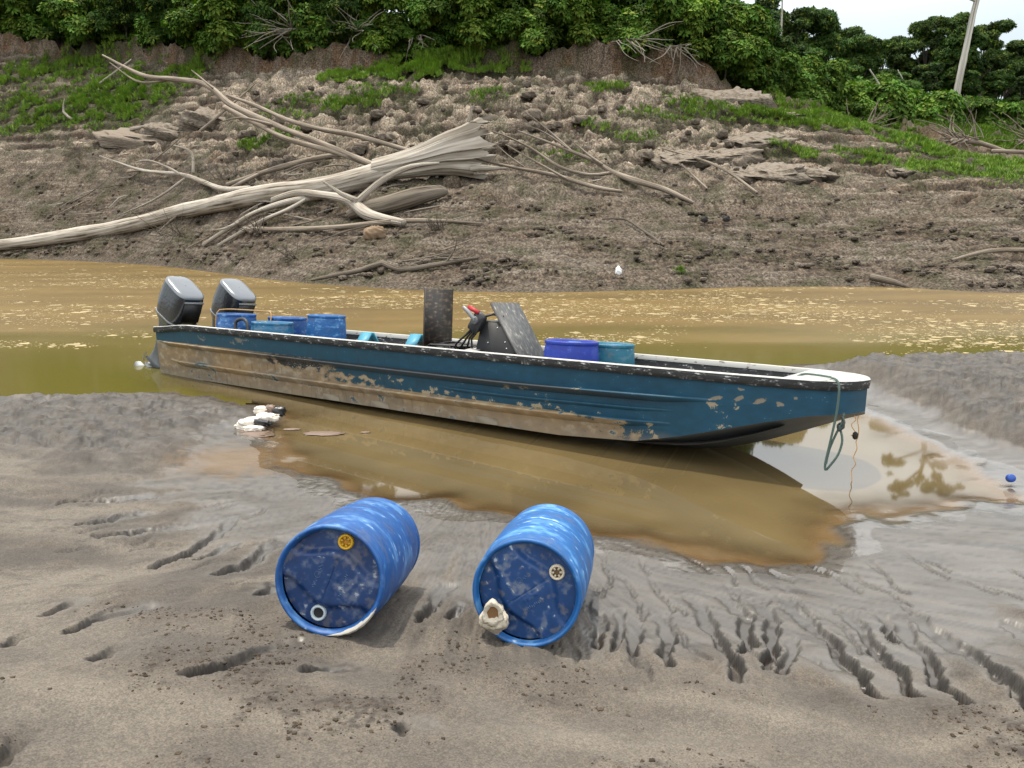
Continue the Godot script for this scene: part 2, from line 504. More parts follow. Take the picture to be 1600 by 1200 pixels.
func near_ground(x: float, z: float, col: Array) -> float:
	var h := near_base(x, z)
	var wet := wetness(x, z, h)
	var dry := 1.0 - wet
	var m := mound(x, z) * sstep(0.0, 0.05, h)
	var fl := flow(x, z)
	var braid := n_flow.get_noise_2d(fl.x * 1.1, fl.y * 11.0)
	var l2 := n_lump2.get_noise_2d(x, z)
	var g := n_grit.get_noise_2d(x, z)
	var dirt := n_lump.get_noise_2d(x * 0.7 + 9.0, z * 0.7)
	var foot := sstep(3.4, 2.7, -z)
	var crumb := sstep(0.12, 0.5, dirt + 0.5 * l2) * foot
	var cut := rill(rill_cut, x, z)
	var out := h - cut
	if h > -0.02:
		out += dry * (0.006 * l2 + 0.0035 * g + 0.018 * dirt + crumb * (0.012 * absf(l2) + 0.006 * absf(g))) + wet * (0.0013 * braid + 0.0005 * g)
		out += m * (0.022 * l2 + 0.004 * g)
		# flow-worn ripples and little ledges on the left and centre
		var ledge := n_ridge.get_noise_2d(fl.x * 0.9, fl.y * 3.0)
		out -= sstep(0.5, 0.75, ledge) * 0.012 * sstep(0.04, 0.09, h) * (1.0 - sstep(0.12, 0.2, h)) * (1.0 - m)
	var sand := Color(0.106, 0.089, 0.07)
	var mud := Color(0.066, 0.058, 0.049)
	var c := sand.lerp(Color(0.07, 0.055, 0.041), clampf(0.5 + dirt, 0, 1)) * (1.0 + 0.18 * g + 0.12 * l2)
	# damp patches and drag lines left as the water drained off
	var damp := lerpf(n_warp.get_noise_2d(x * 1.1 + z * 0.6 + 30.0, z * 2.4 - x * 0.5) + 0.35 * n_lump.get_noise_2d(x * 1.3, z * 1.3), n_flow.get_noise_2d(fl.x * 0.9 + 7.0, fl.y * 2.4) + 0.5 * n_warp.get_noise_2d(x * 1.7, z * 1.7), sstep(2.9, 3.7, -z))
	c = c.lerp(Color(0.052, 0.044, 0.036), sstep(0.0, 0.4, damp) * 0.8 * (1.0 - foot * 0.6))
	c = c.lerp(Color(0.15, 0.128, 0.1), sstep(0.1, 0.5, -damp) * 0.45)
	c = c.lerp(Color(0.04, 0.033, 0.026), sstep(0.6, 0.8, n_ridge.get_noise_2d(fl.x * 0.8, fl.y * 4.0) + 0.25 * l2) * 0.5 * sstep(2.9, 3.6, -z))
	c = c.lerp(Color(0.03, 0.022, 0.016), crumb * clampf(0.4 + 0.8 * l2 + 1.4 * g, 0, 1) * 0.9)
	c = c.lerp(mud * (1.0 + 0.35 * braid), wet)
	c = c.lerp(Color(0.022, 0.018, 0.015), sstep(0.42, 0.72, n_ridge.get_noise_2d(fl.x * 0.55, fl.y * 8.0) + 0.2 * l2) * wet * 0.5)
	c = c.lerp(Color(0.05, 0.041, 0.033) * (1.0 + 0.6 * l2), m * 0.9)
	c = c.lerp(Color(0.022, 0.018, 0.014), m * sstep(0.0, 0.35, n_ridge.get_noise_2d(x * 1.0, z * 2.2) - 0.35 * l2 - 0.1) * 0.8)  # mound shading put into the colour: dark hollows, then light tops
	c = c.lerp(Color(0.115, 0.098, 0.08), m * sstep(0.2, 0.5, -n_ridge.get_noise_2d(x * 1.0, z * 2.2) + 0.4 * l2) * 0.6)
	c = c.lerp(c * 0.72, sstep(0.004, 0.02, cut))  # shadow inside the rills painted in, deepest at their heads
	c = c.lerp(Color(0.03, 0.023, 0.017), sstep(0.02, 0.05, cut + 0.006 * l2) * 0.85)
	c = c.lerp(Color(0.014, 0.011, 0.009), clampf(rill(rill_edge, x, z) * (0.75 + 0.6 * l2 + 0.5 * g), 0, 1))  # dark mud of the rill walls, with their undercut shade painted in
	# rusty algae film where the water trickles out at the left
	var stain := 1.0 - sstep(0.15, 0.75, Vector2((x + 2.55) * 0.9, z + 6.9).length() + 0.3 * l2)
	c = c.lerp(Color(0.11, 0.062, 0.02), stain * 0.75)
	if h < 0.0: c = c.lerp(Color(0.12, 0.075, 0.035), sstep(0.0, 0.03, -h))
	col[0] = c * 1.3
	col[1] = wet
	return out

func make_near_ground() -> void:
	make_shore_map()
	make_rills()
	var nt := 940
	var nd := 660
	var mb := MB.new()
	var col := [Color.WHITE, 0.0]
	for k in nd:
		var d := 1.0 / lerpf(1.0 / 1.1, 1.0 / 16.0, float(k) / (nd - 1))
		for j in nt:
			var t := lerpf(-1.0, 1.0, float(j) / (nt - 1))
			var x := t * (0.84 * d + 1.6)
			var y := near_ground(x, -d, col)
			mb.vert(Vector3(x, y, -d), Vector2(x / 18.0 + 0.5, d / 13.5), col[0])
			mb.uv2.append(Vector2(x, d) / 1.7)
	mb.grid(nd, nt, 0)
	var m := StandardMaterial3D.new()
	m.vertex_color_use_as_albedo = true
	m.metallic_specular = 0.62
	var im := Image.create(1152, 864, false, Image.FORMAT_L8)
	for y in 864:
		for x in 1152:
			var px := (x + 0.5) / 1152.0 * 18.0 - 9.0
			var pz := -(y + 0.5) / 864.0 * 13.5
			var h := near_base(px, pz)
			var w := wetness(px, pz, h)
			var fl := flow(px, pz)
			var r := lerpf(0.95, 0.36 + 0.12 * n_flow.get_noise_2d(fl.x * 2.0, fl.y * 12.0), w)
			r = lerpf(r, 0.8 + 0.3 * n_lump2.get_noise_2d(px, pz), mound(px, pz) * sstep(0.0, 0.1, h))
			r = lerpf(r, 0.85, clampf(rill(rill_edge, px, pz) * 1.3, 0, 1))
			if h < 0.004: r = 0.14
			im.set_pixel(x, y, Color(r, r, r))
	m.detail_enabled = true
	m.detail_blend_mode = BaseMaterial3D.BLEND_MODE_MUL
	m.detail_uv_layer = BaseMaterial3D.DETAIL_UV_2
	m.detail_albedo = grain(Vector2i(1024, 1024), 0.3, 0.1, 0.22, true, FastNoiseLite.TYPE_VALUE, 0.74)
	m.detail_mask = tex(im)
	m.roughness = 1.0
	m.roughness_texture = tex(im)
	m.roughness_texture_channel = BaseMaterial3D.TEXTURE_CHANNEL_RED
	m.heightmap_enabled = true
	m.heightmap_texture = tex(nz(41, 0.11, 4).get_image(2048, 1536))
	m.heightmap_scale = 0.1
	var o := put("beach", mb.mesh(), m)
	tag(o, "grey brown mud beach with seep channels and wet film", "", "", "structure")

func make_far_ground() -> void:
	var nt := 980
	var rows := PackedFloat32Array()
	var per := [22, 34, 42, 46, 62, 56, 56, 56, 30, 26]
	rows.append(-1.0); rows.append(-0.5)
	for q in 10:
		for k in per[q]: rows.append(q + float(k) / per[q])
	rows.append(10.0)
	var mb := MB.new()
	var nr := rows.size()
	mb.v.resize((nr + 1) * nt); mb.uv.resize((nr + 1) * nt); mb.c.resize((nr + 1) * nt)
	var col := [Color.WHITE]
	for j in nt:
		var t := lerpf(-0.92, 0.92, float(j) / (nt - 1))
		var p := profile(t)
		for k in nr:
			var s := rows[k]
			var b: Vector2
			if s < 0: b = Vector2(p[0].x + s * 3.0, s * 0.5)
			else:
				var q := mini(int(s), 9)
				b = p[q].lerp(p[q + 1], s - q)
			var x := t * b.x
			var y := far_ground(x, b.x, b.y, s, t, col)
			mb.v[k * nt + j] = Vector3(x, y, -b.x)
			mb.c[k * nt + j] = col[0]
		mb.v[nr * nt + j] = Vector3(t * 900.0, p[10].y + 4.0, -900.0)
		mb.c[nr * nt + j] = Color(0.04, 0.05, 0.02)
	mb.grid(nr + 1, nt, 0)
	var m := StandardMaterial3D.new()
	m.vertex_color_use_as_albedo = true
	m.roughness = 0.92
	m.metallic_specular = 0.3
	relief(m, nz(43, 0.02, 4), 512, 7.0, 0.125)
	m.albedo_texture = grain(Vector2i(1024, 1024), 0.05, 0.035, 0.62, true)
	var o := put("river_bank", mb.mesh(), m)
	tag(o, "far river bank of grey mud and broken clay ledges rising to a scarp", "", "", "structure")
	var base := MB.new()
	for a in [Vector3(-900, -1.2, 300), Vector3(900, -1.2, 300), Vector3(900, -1.2, -900), Vector3(-900, -1.2, -900)]: base.vert(a)
	base.quad(3, 2, 1, 0)
	tag(put("ground", base.mesh(), mat(Color(0.09, 0.075, 0.055), 0.95)), "muddy river bed", "", "", "structure")

# the boat's frame: x from stern to bow, y up, z towards the near side; it lists away from the beach
var boat := Transform3D(Basis(Vector3(0.834986, 0.017828, 0.549983), Vector3(0.038833, 0.995074, -0.091212), Vector3(-0.5489, 0.097518, 0.83018)), Vector3(-4.8568, -0.077, -11.6715))

func make_water() -> void:
	# still, silty water round the boat; it thins out to nothing at its edge
	var mb := MB.new()
	var nx := 300
	var nzz := 190
	var alpha := PackedFloat32Array()
	for k in nzz:
		for j in nx:
			var x := -9.0 + j * 0.06
			var z := -4.2 - k * 0.05
			var dep := -near_base(x, z)
			var a := sstep(-0.001, 0.1, dep)
			alpha.append(dep)
			mb.vert(Vector3(x, 0, z), Vector2(x, z) * 0.2, Color(1, 1, 1, a * 0.97 * sstep(-5.4, -3.7, x)))
	for k in nzz - 1:
		for j in nx - 1:
			var a := k * nx + j
			var l: Vector3 = boat.affine_inverse() * mb.v[a]
			if (mb.v[a].x > -5.4 and l.z > -0.05 or (l.x > 6.9 and mb.v[a].z > -9.7)) and maxf(maxf(alpha[a], alpha[a + 1]), maxf(alpha[a + nx], alpha[a + nx + 1])) > -0.003:
				mb.quad(a, a + 1, a + nx + 1, a + nx)
	var m := StandardMaterial3D.new()
	m.transparency = BaseMaterial3D.TRANSPARENCY_ALPHA
	m.vertex_color_use_as_albedo = true
	m.roughness = 0.03
	m.metallic_specular = 1.0
	var cloud := nz(51, 0.012, 3)
	m.albedo_texture = paint(256, 256, func(u, v):
		var n: float = cloud.get_noise_2d(u * 256, v * 256)
		return Color(0.125, 0.092, 0.042) * (1.0 + 0.25 * n))
	tag(put("pool_water", mb.mesh(), m), "still brown water around the stranded boat", "", "", "structure")
	# the river beyond: brown, scummy, smoother towards this side
	var r := MB.new()
	var rx := 240
	var rd := 150
	for k in rd:
		var d := lerpf(9.0, 62.0, pow(float(k) / (rd - 1), 1.5))
		for j in rx:
			var t := lerpf(-1.0, 1.0, float(j) / (rx - 1))
			var x := t * d
			var col := Color(0.118, 0.079, 0.027)
			var p := n_streak.get_noise_2d(x * 0.12, -d * 0.5)
			var nearness := 1.0 - sstep(12.4, 17.5, d + p * 2.0)
			col = col * (1.0 + 0.35 * p + 0.12 * n_fine.get_noise_2d(x * 0.6, d))
			col = col.lerp(Color(0.088, 0.076, 0.016), nearness)  # olive reflection of the trees painted into the near water
			r.vert(Vector3(x, -0.004, -d), Vector2(x / 80.0 + 0.5, d / 64.0), col)
	for k in rd - 1:
		for j in rx - 1:
			var a := k * rx + j
			# keep to the far side of the boat's keel line
			var keep := false
			for q in [a, a + 1, a + rx, a + rx + 1]:
				var l: Vector3 = boat.affine_inverse() * r.v[q]
				if l.z < 0.5 or r.v[q].x < -3.3: keep = true
			if keep: r.quad(a, a + 1, a + rx + 1, a + rx)
	var w := StandardMaterial3D.new()
	w.vertex_color_use_as_albedo = true
	w.metallic_specular = 0.2
	var im := Image.create(256, 256, false, Image.FORMAT_L8)
	for y in 256:
		for x in 256:
			var px := (x / 256.0 - 0.5) * 80.0
			var d := y / 256.0 * 64.0
			var p := n_streak.get_noise_2d(px * 0.12, -d * 0.5)
			var g := lerpf(0.1, 0.5, sstep(12.6, 17.0, d + p * 2.0))
			im.set_pixel(x, y, Color(g, g, g))
	w.roughness_texture = tex(im)
	w.roughness_texture_channel = BaseMaterial3D.TEXTURE_CHANNEL_RED
	w.roughness = 1.0
	tag(put("river", r.mesh(), w), "brown river water with drifting scum", "", "", "structure")
	# scum and bubbles drifting on the river
	var fm := MB.new()
	var cc := fm.vert(Vector3(0, 0.35, 0))
	for ring in 2:
		for q in 9:
			var a := TAU * q / 9.0
			var rr: float = [0.62, 1.0][ring] * (1.0 + 0.3 * sin(a * 3.0 + 1.0) + 0.15 * sin(a * 5.0))
			fm.vert(Vector3(cos(a) * rr, [0.27, 0.0][ring], sin(a) * rr))
	for q in 9:
		fm.tri(cc, 1 + q, 1 + (q + 1) % 9)
		fm.quad(1 + q, 10 + q, 10 + (q + 1) % 9, 1 + (q + 1) % 9)
	var mm := MultiMesh.new()
	mm.transform_format = MultiMesh.TRANSFORM_3D
	mm.use_colors = true
	mm.mesh = fm.mesh()
	var xs := []
	rng.seed = 77
	for k in 60000:
		var d := rng.randf_range(12.5, 46.0)
		var t := rng.randf_range(-0.8, 0.8)
		if rng.randf() < 0.5: d = rng.randf_range(13.5, 30.0)
		var x := t * d
		var edge := profile(t)[0].x
		if d > edge - 0.3: continue
		var p := n_streak.get_noise_2d(x * 0.3, -d * 0.5) + n_streak.get_noise_2d(x * 0.07, d * 0.2)
		if d + p * 2.0 < 14.2 and rng.randf() > 0.04: continue
		if rng.randf() > 0.4 + 1.4 * p: continue
		var s := 0.005 + 0.03 * pow(rng.randf(), 14.0)
		var st := rng.randf_range(1.0, 4.0)
		var b := Basis(Vector3.UP, rng.randf_range(-0.7, 0.7)).scaled(Vector3.ONE) * Basis.from_scale(Vector3(s * st * 1.1, 0.009 + s * 0.3, s * st))
		var br := rng.randf_range(0.55, 1.0)
		xs.append([Transform3D(b, Vector3(x, -0.003, -d)), Color(0.36, 0.28, 0.135) * br])
	mm.instance_count = xs.size()
	for k in xs.size():
		mm.set_instance_transform(k, xs[k][0]); mm.set_instance_color(k, xs[k][1])
	var f := MultiMeshInstance3D.new()
	f.name = "river_foam"
	f.multimesh = mm
	var fmat := mat(Color.WHITE, 0.7)
	fmat.vertex_color_use_as_albedo = true
	f.material_override = fmat
	add_child(f)
	tag(f, "pale flecks of scum floating on the brown river", "foam", "", "stuff")
# ---------------------------------------------------------------- the boat
func along(tab: Array, x: float) -> float:
	if x <= tab[0]: return tab[1]
	for k in range(0, tab.size() - 2, 2):
		if x <= tab[k + 2]: return lerpf(tab[k + 1], tab[k + 3], (x - tab[k]) / (tab[k + 2] - tab[k]))
	return tab[tab.size() - 1]

var beam_tab := [0, .70, 1.5, .725, 3, .743, 5, .747, 6.5, .738, 7.5, .715, 8.4, .665, 8.9, .61, 9.15, .55, 9.3, .45, 9.4, .3, 9.45, .15, 9.475, 0.0]
var keel_tab := [0, -.09, 7.5, -.09, 8.07, -.05, 8.32, .0, 8.67, .12, 9.0, .26, 9.32, .4, 9.475, .46]
var chine_tab := [0, .0, 6.8, .0, 7.6, .05, 8.03, .15, 8.37, .25, 8.81, .38, 9.12, .46, 9.3, .48, 9.475, .49]
var rail_y := [.505, .25]
var rim_tab := [0, .695, .12, .7, .7, .76, 9.475, .765]
func half(x: float) -> float: return along(beam_tab, x)
func lower_half(x: float) -> float:
	return half(x) * lerpf(.87, .95, sstep(7.0, 9.3, x))
func side_point(x: float, y: float, s: float, out := 0.0) -> Vector3:
	# a point on the side sheet at height y
	var c := along(chine_tab, x)
	var f := clampf((y - c) / (.765 - c), 0, 1)
	return Vector3(x, y, s * (lerpf(lower_half(x), half(x), f) + out))

var stations: Array = []
func hull_texture() -> ImageTexture:
	var a := nz(61, 0.9, 4)
	var b := nz(62, 5.0, 4)
	var c := nz(63, 2.2, 4, FastNoiseLite.TYPE_SIMPLEX_SMOOTH, true)
	var w := 2048
	var h := 224
	return paint(w, h, func(u, v):
		var x: float = u * 9.6 - 0.06
		var y: float = 0.9 - v * 1.1
		var n1: float = a.get_noise_2d(x, y * 2.5)
		var n2: float = b.get_noise_2d(x, y * 1.6)
		var n3: float = c.get_noise_2d(x * 1.4, y * 3.0)
		var n4: float = b.get_noise_2d(x * 9.0, y * 9.0)
		var blue := Color(0.006, 0.052, 0.092) * (1.0 + 0.25 * n2 + 0.2 * n1)
		blue = blue.lerp(Color(0.01, 0.052, 0.075), sstep(5.8, 3.2, x + n1) * 0.6)
		var bare := Color(0.27, 0.185, 0.095).lerp(Color(0.2, 0.155, 0.105), clampf(0.5 + n1 * 1.4, 0, 1)) * (1.0 + 0.3 * n2)
		bare = bare.lerp(Color(0.34, 0.3, 0.22), sstep(0.1, 0.4, n2 + n1 * 0.4) * 0.5)
		var grime_and_shade := Color(0.022, 0.02, 0.018)
		var p := 0.0     # share of bare metal and primer
		var m: float = 0.55 * n1 + 0.5 * n2 + 0.35 * n4 * 0.6
		if y > 0.5:
			p = sstep(0.66, 0.7, m + 0.4 * sstep(1.5, 0.5, absf(x - 1.4)) * sstep(0.52, 0.58, y) * sstep(.7, .64, y) + 0.1 * n3) * .7
			if x > 8.1: p = maxf(p, sstep(0.24, 0.3, n2 + 0.5 * n1 - absf(x - 8.75) * 1.0 - absf(y - 0.56) * 5.0 + 0.16) * .8)
		elif y > 0.245:
			p = sstep(-0.04, 0.03, (4.05 - x) * 0.22 + m * 0.8 - sstep(0.33, 0.5, y) * sstep(2.6, 4.5, x) * 0.55)
			p = maxf(p, sstep(0.42, 0.46, m + 0.34 * sstep(0.36, 0.26, y) * sstep(8.2, 6.5, x)))
			# a dark scraped patch with white scratches near the stern third
			var d := Vector2((x - 3.0) / 0.55, (y - 0.44) / 0.09).length() + n2 * 0.7
			p *= sstep(0.8, 0.95, d)
			if d < 0.85: blue = grime_and_shade.lerp(Color(0.5, 0.52, 0.5), sstep(0.55, 0.62, n4 + 0.25) * sstep(0.45, 0.3, absf(x - 3.25)))
		else:
			p = sstep(-0.03, 0.03, (8.0 - x) * 0.5 + m * 0.9 - 0.16)
			p *= 1.0 - sstep(0.3, 0.34, m - 0.05 + 0.15 * sstep(0.1, 0.25, y) * sstep(4.5, 6.0, x))
		var col := blue.lerp(bare, p)
		# dark edges where the paint has lifted, mud splashes low down, rust runs
		col = col.lerp(grime_and_shade, (1.0 - absf(2.0 * p - 1.0)) * 0.5)
		col = col.lerp(Color(0.19, 0.165, 0.13), sstep(0.16, 0.02, y + n1 * 0.12) * 0.55)
		col = col.lerp(grime_and_shade, sstep(0.25, 0.55, b.get_noise_2d(x * 3.0, y * 0.5)) * 0.3 * sstep(6.5, 4.5, x))
		col = col.lerp(Color(0.5, 0.5, 0.46), sstep(0.5, 0.54, n4 * 0.7 + n2 * 0.3) * 0.4)
		col = col.lerp(grime_and_shade, sstep(0.4, 0.47, y) * sstep(0.505, 0.49, y) * sstep(1.0, 2.5, x) * sstep(8.4, 7.0, x) * 0.75)  # shade below the upper rail painted as a dark band
		return col)

func rail(y: float, x0: float, x1: float, s: float, proud: float, deep: float) -> ArrayMesh:
	# a pressed ledge: flat top, sloping underside, tapering out at both ends
	var mb := MB.new()
	var n := 60
	for k in n + 1:
		var x := lerpf(x0, x1, float(k) / n)
		var e := minf(sstep(0.0, 0.35, x - x0), sstep(0.0, 0.55, x1 - x))
		var yy := y + (0.03 * sstep(6.0, 8.3, x)) - 0.02 * sin(PI * x / 9.0)
		var a := side_point(x, yy, s, 0.002)
		var b := side_point(x, yy - 0.006, s, 0.002 + proud * e)
		var d := side_point(x, yy - 0.006 - 0.012, s, 0.002 + proud * e)
		var f := side_point(x, yy - 0.012 - deep * (0.3 + 0.7 * e), s, 0.002)
		for q in 4: mb.vert([a, b, d, f][q], Vector2((x + 0.06) / 9.6, (0.9 - [a, b, d, f][q].y) / 1.1))
	if s > 0: mb.grid(n + 1, 4, 0)
	else:
		for k in n:
			for q in 3: mb.quad(k * 4 + q, k * 4 + q + 4, k * 4 + q + 5, k * 4 + q + 1)
	return mb.mesh(false)

func make_boat() -> void:
	var root := thing("river_boat", "long narrow blue and bare metal river boat stranded on mud", "boat", boat)
	for k in 44: stations.append(k * 0.2)
	for x in [8.7, 8.8, 8.9, 9.0, 9.08, 9.15, 9.22, 9.28, 9.33, 9.37, 9.4, 9.425, 9.445, 9.46, 9.47, 9.475]: stations.append(x)
	var paintwork := StandardMaterial3D.new()
	paintwork.albedo_texture = hull_texture()
	paintwork.roughness = 0.55
	paintwork.metallic_specular = 0.45
	var dents := MB.new()
	var dn := nz(66, 1.1, 2)
	var hull := MB.new()
	var up := [0.0, 0.2, 0.42, 0.44, 0.7, 1.0]
	for x in stations:
		var c := along(chine_tab, x)
		var rim := along(rim_tab, x)
		for s in [1.0, -1.0]:
			for f in up:
				var p := side_point(x, lerpf(c, rim, f), s)
				p.z += s * 0.006 * dn.get_noise_2d(x * 1.5, p.y * 3.0) * sstep(1.0, 0.8, f)
				hull.vert(p, Vector2((x + 0.06) / 9.6, (0.9 - p.y) / 1.1))
		for z in [1.0, 0.5, 0.0, -0.5, -1.0]:
			hull.vert(Vector3(x, lerpf(along(keel_tab, x), c, absf(z)), lower_half(x) * z), Vector2((x + 0.06) / 9.6, 0.9))
	var per := 17
	for k in stations.size() - 1:
		var a := k * per
		for q in 5:
			hull.quad(a + q, a + q + 1, a + per + q + 1, a + per + q)
			hull.quad(a + 6 + q, a + per + 6 + q, a + per + 7 + q, a + 7 + q)
		for q in 4:
			hull.quad(a + 12 + q, a + 13 + q, a + per + 13 + q, a + per + 12 + q)
	put("hull", hull.mesh(), paintwork, root)
	# transom
	var tr := MB.new()
	for s in [-1.0, 1.0]:
		for p in [side_point(0, 0.0, s), side_point(0, 0.69, s)]: tr.vert(p + Vector3(0.01, 0, 0))
	tr.vert(Vector3(0.01, -0.09, 0))
	tr.quad(0, 1, 3, 2); tr.tri(0, 2, 4)
	for s in [-1.0, 1.0]:
		for p in [side_point(0, 0.0, s), side_point(0, 0.69, s)]: tr.vert(p + Vector3(0.05, 0, 0))
	tr.quad(5, 7, 8, 6)
	tr.quad(1, 6, 8, 3)
	put("transom", tr.mesh(false), mat(Color(0.05, 0.06, 0.06), 0.7), root)
	# worn black and white finish of the inside and the rim
	var wa := nz(64, 0.03, 4)
	var wb := nz(65, 0.09, 4)
	var worn := mat(Color.WHITE, 0.65)
	worn.albedo_texture = paint(512, 512, func(u, v):
		var n: float = wa.get_noise_2d(u * 200, v * 900) + 0.5 * wb.get_noise_2d(u * 300, v * 700)
		return Color(0.018, 0.019, 0.02).lerp(Color(0.3, 0.31, 0.31), sstep(0.15, 0.7, n) * .6).lerp(Color(0.6, 0.6, 0.58), sstep(0.56, 0.64, n)))
	worn.uv1_triplanar = true
	worn.uv1_scale = Vector3.ONE * 0.9
	var white := mat(Color.WHITE, 0.6)
	white.albedo_texture = paint(512, 512, func(u, v):
		var n: float = wa.get_noise_2d(u * 200, v * 500 + 99.0) + 0.5 * wb.get_noise_2d(u * 200, v * 500)
		return Color(0.42, 0.42, 0.4).lerp(Color(0.42, 0.41, 0.38), sstep(0.1, 0.5, n)).lerp(Color(0.05, 0.05, 0.05), sstep(0.5, 0.62, n)))
	white.uv1_triplanar = true
	white.uv1_scale = Vector3.ONE * 0.8
	var lin_ := MB.new()
	for s in [1.0, -1.0]:
		var st := lin_.v.size()
		for x in stations:
			if x > 8.96: continue
			lin_.vert(side_point(x, along(rim_tab, x) - 0.01, s, -0.03)); lin_.vert(side_point(x, 0.03 + maxf(0.0, along(chine_tab, x)), s, -0.05))
		var n := (lin_.v.size() - st) / 2
		for k in n - 1:
			if s > 0: lin_.quad(st + k * 2, st + k * 2 + 2, st + k * 2 + 3, st + k * 2 + 1)
			else: lin_.quad(st + k * 2, st + k * 2 + 1, st + k * 2 + 3, st + k * 2 + 2)
	put("inner_side", lin_.mesh(), worn, root)
	var fl := MB.new()
	for x in stations:
		if x > 8.96: continue
		for s in [1.0, -1.0]: fl.vert(Vector3(x, 0.03 + maxf(0.0, along(keel_tab, x) + .09), s * (lower_half(x) - 0.03)))
	fl.grid(fl.v.size() / 2, 2, 0)
	put("floor", fl.mesh(), mat(Color(0.05, 0.045, 0.04), 0.8), root)
	# the rim: a dark lip outside and a pale cap on top, carried round the bow
	var outline := []
	for x in stations: outline.append(Vector3(x, along(rim_tab, x), half(x)))
	for k in range(stations.size() - 2, -1, -1): outline.append(Vector3(stations[k], along(rim_tab, stations[k]), -half(stations[k])))
	var lip := MB.new()
	var cap := MB.new()
	var on := outline.size()
	for k in on:
		var p: Vector3 = outline[k]
		var d: Vector3 = (outline[mini(k + 1, on - 1)] - outline[maxi(k - 1, 0)])
		var o := Vector3(-d.z, 0, d.x).normalized() * -1.0
		if o.dot(Vector3(p.x - 6.0, 0, p.z * 20.0)) < 0: o = -o
		for q in [Vector2(0.002, -0.08), Vector2(0.014, -0.078), Vector2(0.02, -0.04), Vector2(0.02, -0.004)]:
			lip.vert(p + o * q.x + Vector3(0, q.y, 0))
		for q in [Vector2(0.02, -0.003), Vector2(0.016, 0.004), Vector2(-0.04, 0.006), Vector2(-0.046, 0.0), Vector2(-0.046, -0.05)]:
			cap.vert(p + o * q.x + Vector3(0, q.y, 0))
	lip.grid(on, 4, 0); cap.grid(on, 5, 0)
	var lipo := put("gunwale", lip.mesh(false), worn, root)
	put("gunwale_cap", cap.mesh(false), white, lipo)
	# bow deck
	var dk := MB.new()
	var ring := []
	for x in stations:
		if x >= 8.9: ring.append(Vector3(x - 0.01, 0.767, half(x) - 0.03))
	for k in range(stations.size() - 2, -1, -1):
		if stations[k] >= 8.9: ring.append(Vector3(stations[k] - 0.01, 0.767, -(half(stations[k]) - 0.03)))
	var cc := dk.vert(Vector3(9.15, 0.771, 0))
	for p in ring: dk.vert(p)
	for k in ring.size(): dk.tri(cc, 1 + k, 1 + (k + 1) % ring.size())
	dk.flat_quad(ring[0], ring[0] - Vector3(0, .06, 0), ring[ring.size() - 1] - Vector3(0, .06, 0), ring[ring.size() - 1])
	put("bow_deck", dk.mesh(false), white, root)
	for s in [1.0, -1.0]:
		put("rail", rail(rail_y[0], .05, 8.35, s, .075, .06), paintwork, root)
		put("rail", rail(rail_y[1], .3, 7.95, s, .075, .07), paintwork, root)
		put("rail", rail(0.37, 5.3, 8.0, s, .022, .03), paintwork, root)
	# welded plates low on the near side
	for x in [3.6, 4.4, 5.92]:
		var pl := MB.new()
		var a := side_point(x - .13, .075, 1, .006)
		var b := side_point(x + .13, .075, 1, .006)
		var c := side_point(x + .15, -.015 + .02, 1, .012)
		var d := side_point(x - .12, -.015 + .02, 1, .012)
		pl.flat_quad(a, b, c, d); pl.flat_quad(a - Vector3(0, 0, .02), b - Vector3(0, 0, .02), b, a)
		pl.flat_quad(b, b - Vector3(0, 0, .02), c - Vector3(0, 0, .03), c); pl.flat_quad(a - Vector3(0, 0, .02), a, d, d - Vector3(0, 0, .03))
		put("patch_plate", pl.mesh(false), mat(Color(.21, .18, .13), .6), root)
	for x in [2.95, 4.75, 6.15, 8.0]:
		var th := MB.new()
		th.box(Vector3(x, .5, 0), Vector3(.12, 0, 0), Vector3(0, .018, 0), Vector3(0, 0, half(x) - .05))
		put("bench", th.mesh(false), worn, root)
	for b in [[3.32, -.26], [3.86, -.62]]:
		# light blue gusset plates folded like a small tent
		var br := MB.new()
		var o := Vector3(b[0], .58, b[1])
		br.box(o + Vector3(0, .1, -.1), Vector3(.09, 0, 0), Vector3(0, .11, .08), Vector3(0, .006, -.008))
		br.box(o + Vector3(0, .1, .1), Vector3(.09, 0, 0), Vector3(0, .11, -.08), Vector3(0, .006, .008))
		put("seat_brace", br.mesh(false), mat(Color(.05, .25, .36), .5), root)
	var plank := MB.new()
	plank.box(Vector3(5.5, .735, .38), Vector3(.06, 0, -.04), Vector3(0, .012, 0), Vector3(.12, 0, .28))
	put("cross_plank", plank.mesh(false), white, root)

# ---------------------------------------------------------------- outboards, console, board
func rounded(mb: MB, y: float, l: float, w: float, tilt := 0.0, n := 40) -> void:
	for q in n:
		var a := TAU * q / n
		var e := 0.55
		var x := signf(cos(a)) * pow(absf(cos(a)), e) * l
		var z := signf(sin(a)) * pow(absf(sin(a)), e) * w
		mb.vert(Vector3(x, y + tilt * x, z), Vector2(float(q) / n, y))

